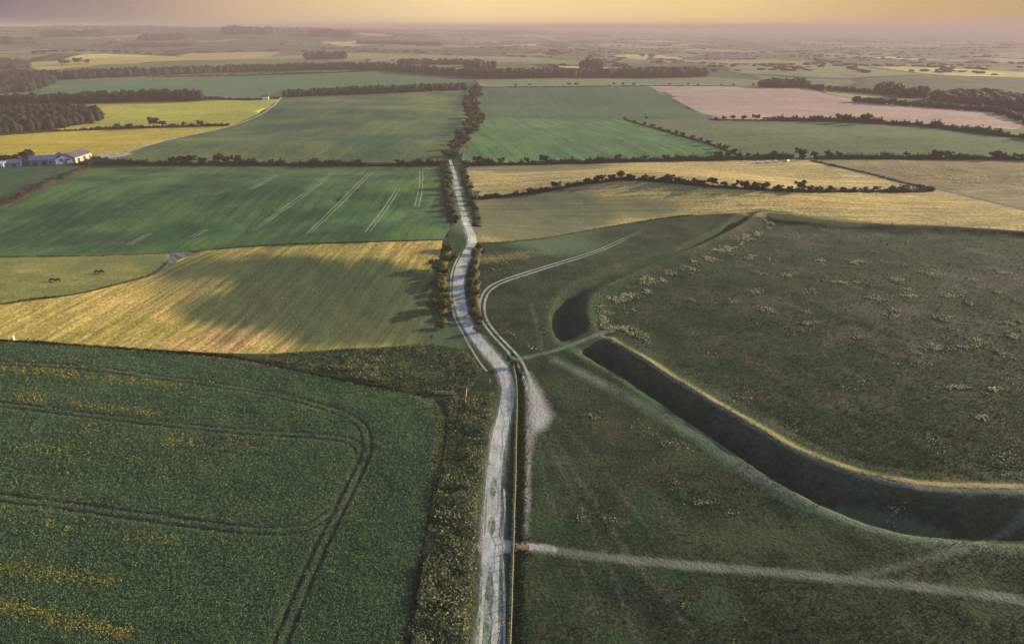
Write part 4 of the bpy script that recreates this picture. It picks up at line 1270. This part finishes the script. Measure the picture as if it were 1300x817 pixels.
wood([(359, 124), (450, 120), (520, 117), (592, 114.5)], 10.5, 'long straight dark plantation above the middle green field', world_depth=22)
wood([(-300, 150), (0, 135), (60, 133), (130, 130.5), (200, 129), (258, 128.5)], 13, 'dark plantation above the upper yellow field', world_depth=30, seed=2)
wood([(-200, 186), (0, 172), (60, 166), (100, 160), (128, 154), (129, 147), (100, 144), (40, 143), (0, 144), (-200, 152)], 11, 'broad dark copse beside the upper yellow field', seed=3)
wood([(602, 100), (650, 99.5), (730, 99), (850, 98.5), (898, 97.5)], 17, 'long dark wood right of the far end of the track', world_depth=40, seed=4, spacing=9)
wood([(70, 102), (160, 98), (250, 94), (325, 91), (440, 88.5), (500, 90.5), (560, 96), (600, 99)], 16, 'long curving dark wood band behind the teal field on the left', world_depth=40, seed=5, spacing=10)
wood([(388, 76), (412, 75.5), (440, 75)], 22, 'small far wood on the downs left of centre', world_depth=50, seed=6, spacing=14)
wood([(508, 82), (560, 82.5), (612, 82)], 14, 'thin far wood left of the end of the track', world_depth=50, seed=7, spacing=13)
wood([(590, 89), (610, 90), (628, 88.5)], 18, 'small knot of dark trees at the far end of the track', world_depth=30, seed=8, spacing=10, name='copse', cat='copse')
wood([(738, 87.5), (752, 87), (766, 87)], 20, 'small copse standing above the long right-hand wood', world_depth=40, seed=9, spacing=11, name='copse', cat='copse')
wood([(965, 111.5), (995, 111.5), (1024, 111.5)], 14, 'dark square wood on the skyline of the pink field', world_depth=40, seed=10, spacing=9)
wood([(1083, 129.5), (1130, 133), (1200, 138), (1262, 143), (1300, 156), (1400, 172)], 7, 'narrow wood along the upper edge of the pink field', world_depth=14, seed=11, spacing=6)
wood([(1024, 112), (1060, 116), (1110, 119.5), (1150, 121)], 8, 'thin far treeline running right from the square wood', world_depth=14, seed=12, spacing=8)
wood([(1110, 120), (1126, 120.5), (1140, 121)], 15, 'small round wood above the pale strip right of centre', world_depth=60, seed=13, spacing=10)
wood([(1144, 123.5), (1160, 124), (1176, 124)], 15, 'rounded clump of trees right of the small round wood', world_depth=50, seed=14, spacing=10)
wood([(1180, 127), (1220, 132), (1260, 136), (1300, 143), (1500, 170), (1500, 160), (1300, 128), (1240, 122), (1200, 123)], 12, 'loose woodland sloping off to the right edge', seed=15, spacing=15)
wood([(-200, 130), (0, 119), (40, 116), (68, 106), (66, 98), (30, 96), (0, 97), (-200, 108)], 13, 'dark wood at the left edge under the downs', seed=16, spacing=10)
wood([(-200, 92), (0, 89), (20, 88), (36, 86), (30, 82), (0, 80), (-200, 80)], 15, 'small hazy wood at the left edge of the far pale field', seed=17, spacing=14)

clock('woods')
for k, (ln, h, dp, lb) in enumerate((([(56, 48), (95, 47), (132, 46)], 26, 160, 'far dark wood low on the downs at the upper left'), ([(285, 44.5), (315, 44), (345, 45)], 28, 200, 'thin dark wood near the crest of the far downs'),
        ([(395, 47), (420, 47), (446, 48)], 26, 160, 'hazy wood on the downs above the small far wood'), ([(0, 57), (22, 56), (44, 55)], 24, 120, 'hazy wood at the left edge under the far downs'),
        ([(160, 60), (200, 60), (240, 59)], 14, 60, 'thin hazy treeline across the foot of the downs'), ([(455, 56), (510, 57), (560, 58)], 16, 80, 'long hazy treeline left of the vanishing track'),
        ([(180, 52), (215, 51), (236, 51)], 24, 120, 'small hazy wood halfway up the far downs'))):
    wood(ln, h, lb, world_depth=dp, seed=40 + k, spacing=22)
# hedgerow trees scattered over the plain and downs
g = np.random.default_rng(33)
pl = []
for k in range(560):
    az = math.radians(g.uniform(-40, 42)); r = 1500 * math.exp(g.uniform(0.15, 2.1))
    if az < math.radians(2) and r < 2300:
        continue
    if az < 0 and g.random() < 0.6:
        continue
    n = int(g.uniform(3, 12)); st = g.uniform(14, 30) * (1 + r / 5000)
    th = g.choice([0.1, 1.65, 0.35, 1.3]) + g.normal(0, 0.12)
    c = np.array([r * math.sin(az), r * math.cos(az)])
    for j in range(n):
        if g.random() < 0.8:
            pl.append([c[0] + math.cos(th) * st * j + g.normal(0, 3), c[1] + math.sin(th) * st * j + g.normal(0, 3), g.uniform(3.5, 6.5) * (1 + r / 16000)])
pl = np.array(pl)
bz = height(pl[:, :2])
ok = ~np.any([inside(pl[:, :2], p) for k_, p in AREAS], axis=0)
mb = MB().ball((0, 0, 0), (1, 1, 1), 6, 4)
bv = np.array([list(v) for v in mb.v]); tri = []
for f in mb.f:
    tri.append(f[:3])
    if len(f) == 4:
        tri.append((f[0], f[2], f[3]))
tri = np.array(tri)
Vs = []; Fs = []; off = 0
for (x, y, hh), zz in zip(pl[ok], bz[ok]):
    rr = hh * g.uniform(0.6, 1.3)
    Vs.append(bv * np.array([rr * 2.1, rr * 0.8, hh * 0.42]) * (1 + g.normal(0, 0.16, (len(bv), 1))) + np.array([x, y, zz + hh * 0.4])); Fs.append(tri + off); off += len(bv)
o = mesh_np('distant_trees', np.concatenate(Vs), np.concatenate(Fs), LEAF_FAR)
tag(o, 'countless hedgerow trees dotting the hazy plain and downs', 'trees', None, 'stuff')

clock('plain')
# ------------------------------------------------------------------ farm
WALL_BLUE = plain('painted_sheet', (0.14, 0.17, 0.28), 0.6, 0.2, 2)
WALL_CREAM = plain('cream_render', (0.42, 0.31, 0.23), 0.8, 0.15, 2)
ROOF_GREY = plain('fibre_roof', (0.09, 0.075, 0.11), 0.7, 0.25, 3)
ROOF_BLUE = plain('blue_roof', (0.07, 0.09, 0.18), 0.6, 0.2, 3)
WHITE = plain('white_paint', (0.78, 0.77, 0.74), 0.6, 0.06, 1)
DARK = plain('dark_opening', (0.03, 0.03, 0.035), 0.5, 0.2, 1)
WOOD = plain('weathered_timber', (0.30, 0.22, 0.14), 0.85, 0.3, 0.3)
def barn(pa, pb, depth, eave, rise, wall, roof, label, openings=(), name='barn', cat='barn', gable_front=False, group=None):
    """front wall from pixel pa to pixel pb, building behind it"""
    A = ground([pa])[0]; B = ground([pb])[0]
    L = float(np.hypot(*(B - A)[:2])); ang = math.atan2(B[1] - A[1], B[0] - A[0])
    root = empty(name, (A[0], A[1], min(A[2], B[2]) - 0.2), ang)
    tag(root, label, cat, group)
    w = MB(); t = 0.3; D = depth
    if gable_front:
        w.poly([(0, 0, 0), (L, 0, 0), (L, 0, eave), (L / 2, 0, eave + rise), (0, 0, eave), (0, D, 0), (L, D, 0), (L, D, eave), (L / 2, D, eave + rise), (0, D, eave)],
               [(0, 1, 2, 3, 4), (5, 9, 8, 7, 6), (0, 4, 9, 5), (1, 6, 7, 2), (4, 3, 8, 9), (3, 2, 7, 8)])
        r = MB()
        for s0, s1 in ((-0.5, L / 2), (L + 0.5, L / 2)):
            za = eave - 0.5 * rise / (L / 2)
            r.poly([(s0, -0.5, za + .05), (s1, -0.5, eave + rise + .05), (s1, D + 0.5, eave + rise + .05), (s0, D + 0.5, za + .05),
                    (s0, -0.5, za + .3), (s1, -0.5, eave + rise + .3), (s1, D + 0.5, eave + rise + .3), (s0, D + 0.5, za + .3)],
                   [(0, 1, 2, 3), (4, 7, 6, 5), (0, 4, 5, 1), (3, 2, 6, 7), (0, 3, 7, 4), (1, 5, 6, 2)])
    else:
        w.poly([(0, 0, 0), (L, 0, 0), (L, D, 0), (0, D, 0), (0, 0, eave), (L, 0, eave), (L, D, eave), (0, D, eave), (0, D / 2, eave + rise), (L, D / 2, eave + rise)],
               [(0, 1, 5, 4), (2, 3, 7, 6), (3, 0, 4, 8, 7), (1, 2, 6, 9, 5), (4, 5, 9, 8), (6, 7, 8, 9)])
        r = MB()
        for s0, s1 in ((-0.5, D / 2), (D + 0.5, D / 2)):
            za = eave - 0.5 * rise / (D / 2)
            r.poly([(-0.5, s0, za + .05), (-0.5, s1, eave + rise + .05), (L + 0.5, s1, eave + rise + .05), (L + 0.5, s0, za + .05),
                    (-0.5, s0, za + .3), (-0.5, s1, eave + rise + .3), (L + 0.5, s1, eave + rise + .3), (L + 0.5, s0, za + .3)],
                   [(0, 1, 2, 3), (4, 7, 6, 5), (0, 4, 5, 1), (3, 2, 6, 7), (0, 3, 7, 4), (1, 5, 6, 2)])
    w.build('wall', wall, root); r.build('roof', roof, root)
    for kind, x, wd, z0, z1 in openings:
        MB().box(x * L - wd / 2, x * L + wd / 2, -0.12, 0.04, z0, z1).build(kind, DARK, root)
    return root
barn((96.5, 207.3), (117, 199.5), 13, 4.6, 3.0, WALL_CREAM, ROOF_GREY, 'long barn with a sunlit cream side wall and purple-grey roof', (('door', 0.2, 3, 0, 3.4), ('door', 0.55, 3, 0, 3.4), ('window', 0.85, 2, 1.6, 2.8)))
barn((73, 208.5), (93, 207.5), 16, 4.6, 2.6, WALL_BLUE, ROOF_GREY, 'pale blue gabled shed with two dark openings left of the long barn', (('window', 0.3, 2.4, 2.6, 4.4), ('window', 0.7, 3.4, 2.8, 4.2), ('door', 0.52, 2.6, 0, 2.6)), gable_front=True, name='shed', cat='shed')
barn((38, 210), (72, 208.8), 12, 4.0, 2.4, WALL_BLUE, ROOF_BLUE, 'long low blue shed in the middle of the farm', (('door', 0.2, 3, 0, 2.8), ('door', 0.55, 3, 0, 2.8), ('window', 0.8, 2, 1.4, 2.6)), name='shed', cat='shed')
barn((9, 211.5), (27, 211), 9, 2.8, 2.0, WALL_BLUE, ROOF_BLUE, 'small blue shed at the left end of the farm', (('door', 0.5, 2.2, 0, 2.2),), name='shed', cat='shed')
barn((-6, 212), (5, 212), 7, 2.4, 1.2, WHITE, plain('pale_roof', (0.5, 0.52, 0.6), 0.6), 'low white outbuilding cut by the left edge of the picture', (('door', 0.5, 2, 0, 2),), name='outbuilding', cat='outbuilding')
barn((333, 127), (341, 126.8), 7, 4.6, 2.2, WHITE, ROOF_GREY, 'small white house beside the end of the long plantation', (('door', 0.5, 1.2, 0, 2.2), ('window', 0.22, 1.2, 1, 2.2), ('window', 0.78, 1.2, 1, 2.2)), name='house', cat='house')

# ------------------------------------------------------------------ cars
CAR_W = plain('car_paint', (0.75, 0.75, 0.76), 0.35, 0.03); GLASS = plain('car_glass', (0.03, 0.035, 0.04), 0.15, 0.02); TYRE = plain('tyre_rubber', (0.025, 0.025, 0.025), 0.9)
def car():
    root = empty('parked_car', (0, 0, 0))
    b = MB()
    sec = [(-2.1, .45), (-2.15, .8), (-2.0, .98), (-1.35, 1.04), (-0.9, 1.5), (0.55, 1.5), (1.15, 1.02), (2.0, .86), (2.12, .6), (2.1, .3), (-2.05, .3)]
    n = len(sec)
    def wdt(z): return 0.86 if z < 1.1 else 0.68
    vs = [(x, -wdt(z), z) for x, z in sec] + [(x, wdt(z), z) for x, z in sec]
    b.poly(vs, [tuple(range(n))[::-1], tuple(range(n, 2 * n))] + [(i, (i + 1) % n, n + (i + 1) % n, n + i) for i in range(n)])
    b.build('body', CAR_W, root)
    for s in (-1, 1):
        MB().poly([(-1.15, s * .80, 1.08), (0.95, s * .80, 1.08), (0.5, s * .705, 1.44), (-0.82, s * .705, 1.44)], [(0, 1, 2, 3)]).build('side_window', GLASS, root)
        MB().ball((2.08, s * .6, .68), (.06, .18, .1), 6, 4).build('headlight', WHITE, root)
    MB().poly([(1.14, -.7, 1.05), (1.14, .7, 1.05), (.60, .6, 1.47), (.60, -.6, 1.47)], [(0, 1, 2, 3)]).build('windscreen', GLASS, root)
    for x in (-1.3, 1.35):
        for s in (-1, 1):
            MB().tube([(x, s * .72, .33), (x, s * .9, .33)], [.33, .33], 12).build('wheel', TYRE, root)
    return root
c0 = car()
for i, ((px, py), lb) in enumerate(zip(((963, 207.2), (974, 206.6), (985, 205.6), (1000, 205.2)),
        ('white parked car farthest from the lane, under the long hedge', 'white parked car, third from the lane, under the long hedge', 'white parked car, second from the lane, under the long hedge', 'white parked car nearest the lane, under the long hedge'))):
    o = c0 if i == 0 else copy_tree(c0)
    p = ground([(px, py)])[0]; o.location = p; o.rotation_euler = (0, 0, 0.3 * i - 0.2)
    tag(o, lb, 'car', 'cars parked under the hedge'); o.name = 'parked_car'

# ------------------------------------------------------------------ animals and people
def skin(name, joints, links, radii, mat, sub=1):
    me = bpy.data.meshes.new(name); me.from_pydata(joints, links, []); o = bpy.data.objects.new(name, me); col.objects.link(o)
    md = o.modifiers.new('skin', 'SKIN'); md.use_smooth_shade = True
    for i, r in enumerate(radii):
        me.skin_vertices[0].data[i].radius = (r, r)
    me.skin_vertices[0].data[0].use_root = True
    o.modifiers.new('sub', 'SUBSURF').levels = sub
    bpy.context.view_layer.update()
    dg = bpy.context.evaluated_depsgraph_get()
    m2 = bpy.data.meshes.new_from_object(o.evaluated_get(dg)); m2.materials.clear(); m2.materials.append(mat)
    o.modifiers.clear(); o.data = m2
    return o
def quadruped(name, L, h, r, mat, head_down=True):
    J = [(-L * .42, 0, h), (0, 0, h * .97), (L * .38, 0, h), (L * .58, 0, h * (0.72 if head_down else 1.25)), (L * .78, 0, h * (0.38 if head_down else 1.35)),
         (-L * .45, .55 * r, h * .62), (-L * .50, .55 * r, h * .30), (-L * .45, .55 * r, 0.03), (-L * .45, -.55 * r, h * .62), (-L * .38, -.55 * r, h * .30), (-L * .42, -.55 * r, 0.03),
         (L * .36, .5 * r, h * .5), (L * .37, .5 * r, h * .27), (L * .36, .5 * r, 0.03), (L * .36, -.5 * r, h * .5), (L * .40, -.5 * r, h * .27), (L * .37, -.5 * r, 0.03), (-L * .56, 0, h * .85)]
    E_ = [(0, 1), (1, 2), (2, 3), (3, 4), (0, 5), (5, 6), (6, 7), (0, 8), (8, 9), (9, 10), (2, 11), (11, 12), (12, 13), (2, 14), (14, 15), (15, 16), (0, 17)]
    rr = [r * .9, r, r * .9, r * .45, r * .3, r * .38, r * .16, r * .12, r * .38, r * .16, r * .12, r * .28, r * .15, r * .12, r * .28, r * .15, r * .12, r * .15]
    return skin(name, J, E_, rr, mat)
FLEECE = plain('fleece', (0.72, 0.68, 0.60), 0.95, 0.15, 0.1); HIDE = plain('dark_hide', (0.03, 0.025, 0.022), 0.8, 0.2, 0.3)
sh = quadruped('sheep', 1.25, 0.62, 0.33, FLEECE)
tag(sh, 'small white sheep grazing in the brownish field right of the grey lane', 'sheep', 'sheep scattered over the field right of the lane')
SHEEP = [(1166, 206), (1173, 207.5), (1170, 211), (1179, 214.5), (1183, 208.5), (1167, 223), (1171, 222), (1200, 212), (1202, 210), (1213, 209.5), (1199, 217), (1212, 215.5), (1224, 216.5), (1229, 218), (1236, 218.5),
         (1200, 224), (1203, 223), (1207, 222.5), (1205, 226), (1207, 227.5), (1213, 228), (1217, 228), (1215, 231.5), (1222, 233.5), (1224, 232.5), (1228, 230.5), (1234, 231.5), (1236, 235.5), (1241, 231), (1245, 232.5),
         (1248, 219), (1257, 221), (1259, 223), (1264, 222.5), (1249, 224), (1265, 238.5), (1287, 233.5), (1292, 235), (1292, 244.5), (1282, 248.5), (1290, 254), (1211, 240), (1221, 243), (1218, 242.5), (1296, 229),
         (1135, 206), (1142, 205.5), (1146, 210), (1115, 213), (1124, 214), (1135, 215.5), (1151, 223), (1158, 224), (1108, 208), (1099, 212.5), (1102, 209), (1156, 216), (1188, 223.5), (1192, 226), (1233, 225),
         (1252, 228), (1276, 226), (1283, 224), (1240, 226.5), (1175, 218), (1145, 219), (1129, 209), (1177, 227), (1297, 221), (1310, 236), (1320, 228)]
for i, q in enumerate(SHEEP):
    o = sh if i == 0 else sh.copy()
    if i:
        col.objects.link(o)
    p = ground([q])[0]; o.location = p; o.rotation_euler = (0, 0, random.uniform(0, 6.28)); o.scale = (1.15,) * 3; o.name = 'sheep'
cw = quadruped('cow', 2.2, 1.15, 0.48, HIDE)
for i, (q, lb) in enumerate((((67, 357.5), 'dark cow grazing in the left pasture, leftmost of the lower pair'), ((74.5, 357.5), 'dark cow grazing in the left pasture, right-hand one of the lower pair'),
                             ((123.5, 347), 'dark cow grazing in the left pasture, left-hand one of the upper pair'), ((130, 346.5), 'dark cow grazing in the left pasture, rightmost of the upper pair'))):
    o = cw if i == 0 else cw.copy()
    if i:
        col.objects.link(o)
    o.location = ground([q])[0]; o.rotation_euler = (0, 0, (0.2, 2.9, 0.1, -0.5)[i]); o.name = 'cow'
    tag(o, lb, 'cow', 'dark cows in the left pasture')
SKIN = plain('skin', (0.45, 0.28, 0.2), 0.7); CLOTH = [plain('dark_coat', (0.03, 0.03, 0.05), 0.9), plain('red_jacket', (0.25, 0.05, 0.04), 0.9), plain('blue_jacket', (0.05, 0.08, 0.18), 0.9)]
TROU = plain('trousers', (0.05, 0.05, 0.06), 0.9); HAIR = plain('hair', (0.04, 0.025, 0.015), 0.8)
def person(px, k, label, rz):
    J = [(0, 0, .95), (0, 0, 1.2), (0, 0, 1.42), (0, .01, 1.53), (0, .02, 1.68), (.10, 0, .88), (.11, .04, .5), (.11, .0, .08), (.11, .14, .04), (-.10, 0, .88), (-.11, -.03, .5), (-.12, -.12, .08), (-.12, .02, .04),
         (.19, 0, 1.40), (.25, .0, 1.12), (.24, .08, .88), (.24, .11, .80), (-.19, 0, 1.40), (-.25, 0, 1.12), (-.24, .06, .88), (-.24, .09, .80)]
    E_ = [(0, 1), (1, 2), (2, 3), (3, 4), (0, 5), (5, 6), (6, 7), (7, 8), (0, 9), (9, 10), (10, 11), (11, 12), (2, 13), (13, 14), (14, 15), (15, 16), (2, 17), (17, 18), (18, 19), (19, 20)]
    rr = [.14, .13, .13, .06, .10, .09, .06, .045, .035, .09, .06, .045, .035, .06, .045, .032, .035, .06, .045, .032, .035]
    o = skin('person', J, E_, rr, SKIN)
    j = skin('jacket', [(0, 0, .88), (0, 0, 1.2), (0, 0, 1.42), (.19, 0, 1.40), (.25, 0, 1.12), (.24, .07, .90), (-.19, 0, 1.40), (-.25, 0, 1.12), (-.24, .05, .90)],
             [(0, 1), (1, 2), (2, 3), (3, 4), (4, 5), (2, 6), (6, 7), (7, 8)], [.17, .155, .15, .08, .06, .05, .08, .06, .05], CLOTH[k]); j.parent = o
    t = skin('trousers', [(0, 0, .9), (.10, 0, .86), (.11, .04, .5), (.11, 0, .12), (-.10, 0, .86), (-.11, -.03, .5), (-.12, -.12, .12)], [(0, 1), (1, 2), (2, 3), (0, 4), (4, 5), (5, 6)], [.15, .1, .075, .06, .1, .075, .06], TROU); t.parent = o
    hr = MB().ball((0, -.01, 1.73), (.105, .115, .10), 10, 8).build('hair', HAIR, o, True)
    o.location = ground([px])[0]; o.rotation_euler = (0, 0, rz)
    tag(o, label, 'person', 'walkers on the rampart')
person((1118, 288), 0, 'person in a dark coat standing on the far rampart, second from the left', 0.4)
person((1059, 281.5), 1, 'person walking on the far rampart, leftmost of the walkers', 1.5)
person((1132, 286), 2, 'person beyond the far rampart, third from the left', -0.6)
person((1200, 287), 0, 'person on the far rampart, rightmost of the walkers', 2.2)

# ------------------------------------------------------------------ fences, gate, posts
def fence(px, gap, ht, label, rails=2, post=0.07, mat=WOOD, wire_r=0.012, sm=True):
    l = dense(line_world(px, 6, sm), gap)
    z = height(l)
    root = empty('fence', (l[0][0], l[0][1], z[0])); tag(root, label, 'fence')
    o0 = np.array([l[0][0], l[0][1], z[0]])
    pm = None
    for p, zz in zip(l, z):
        if pm is None:
            ob = MB().box(-post, post, -post, post, -0.3, ht).build('post', mat, root); pm = ob
        else:
            ob = pm.copy(); col.objects.link(ob); ob.parent = root
        ob.location = (p[0] - o0[0], p[1] - o0[1], zz - o0[2]); ob.rotation_euler = (random.uniform(-.04, .04), random.uniform(-.04, .04), 0)
    for k in range(rails):
        hh = ht * (0.92 - 0.38 * k)
        MB().tube([(p[0] - o0[0], p[1] - o0[1], zz - o0[2] + hh) for p, zz in zip(l, z)], [wire_r] * len(l), 5).build('rail', mat, root)
    return root
FL = [(652, 467), (655, 480), (656.5, 500), (656.5, 530), (655.5, 570), (655, 610), (653.5, 650), (652.5, 690), (651, 740), (649.5, 790), (647, 850), (643, 930)]
fence(FL, 2.6, 1.2, 'long timber fence running beside the near chalk track', 2, 0.08, plain('pale_timber', (0.50, 0.40, 0.24), 0.85, 0.25, 0.3), 0.03)
fence([(960, 269), (1060, 275.5), (1130, 285), (1200, 287.5), (1300, 292.5)], 7, 1.2, 'far thin fence under the golden hill beyond the fort', 2, 0.09)
fence([(553, 500), (565, 500.5), (577, 501)], 1.8, 1.1, 'short orange-lit timber fence beside the field gate', 3, 0.09, plain('orange_timber', (0.50, 0.27, 0.13), 0.85, 0.2, 0.3), 0.07, False)
fl_ = line_world(FL)
def strip_tufts(line, w, h, per, q, mat, label, name, seed, attr=0.0, o=0.0):
    l = dense(offset(line, o), 0.25)
    g = np.random.default_rng(seed)
    i = g.integers(0, len(l), int(len(l) * 0.25 * per))
    P = l[i] + g.normal(0, w * 0.5, (len(i), 2))
    G = np.column_stack([P, height(P)])
    clump(name, G, 2, q, h, 0.08, mat, label, name.replace('_', ' '), np.full(len(G), attr), seed, up=0.3)
strip_tufts(fl_, 0.30, 0.40, 34, 0.32, WEED, 'straw-coloured tall grass standing along the timber fence', 'tall_grass', 91, 0.95, -0.25)
strip_tufts(fl_, 1.3, 0.28, 30, 0.4, LEAF_HEDGE, 'dark nettles between the chalk track and the fence', 'nettles', 92, 0.0, 1.3)
GT = plain('gate_timber', (0.55, 0.30, 0.16), 0.85, 0.2, 0.3)
def gate(pa, pb, label):
    A = ground([pa])[0]; B = ground([pb])[0]; L = float(np.hypot(*(B - A)[:2]))
    root = empty('gate', A, math.atan2(B[1] - A[1], B[0] - A[0])); tag(root, label, 'gate')
    for x in (0, L):
        MB().box(x - .12, x + .12, -.12, .12, -.2, 1.5).build('post', GT, root)
    b = MB()
    for k in range(5):
        b.box(.15, L - .15, -.03, .03, .25 + k * .24, .36 + k * .24)
    b.build('bars', GT, root)
    MB().poly([(.2, -.05, .3), (.35, -.05, .3), (L - .2, -.05, 1.25), (L - .35, -.05, 1.25), (.2, -.08, .3), (.35, -.08, .3), (L - .2, -.08, 1.25), (L - .35, -.08, 1.25)],
              [(0, 1, 2, 3), (7, 6, 5, 4), (0, 4, 5, 1), (1, 5, 6, 2), (2, 6, 7, 3), (3, 7, 4, 0)]).build('brace', GT, root)
gate((591, 514), (592.5, 498), 'orange-brown timber field gate beside the verge left of the track')
gate((656, 697), (671, 697.5), 'low timber gate rail where the pale path leaves the fence')
def post(px, h, mat, label, w=0.12):
    p = ground([px])[0]
    o = MB().box(-w, w, -w, w, -.2, h).poly([(-w, -w, h), (w, -w, h), (w, w, h), (-w, w, h), (0, 0, h + .12)], [(0, 1, 4), (1, 2, 4), (2, 3, 4), (3, 0, 4)]).build('post', mat)
    o.location = p; tag(o, label, 'post')
    return o
post((622, 486), 1.3, WHITE, 'slim white post left of the chalk track near the bend', 0.09)
post((594.5, 487), 1.8, WOOD, 'tall grey timber post behind the field gate', 0.1)
post((676, 703), 1.2, GT, 'short timber post standing below the pale path junction', 0.1)
post((17.5, 432), 1.5, WHITE, 'small white post in the dark hedge at the left edge', 0.25)
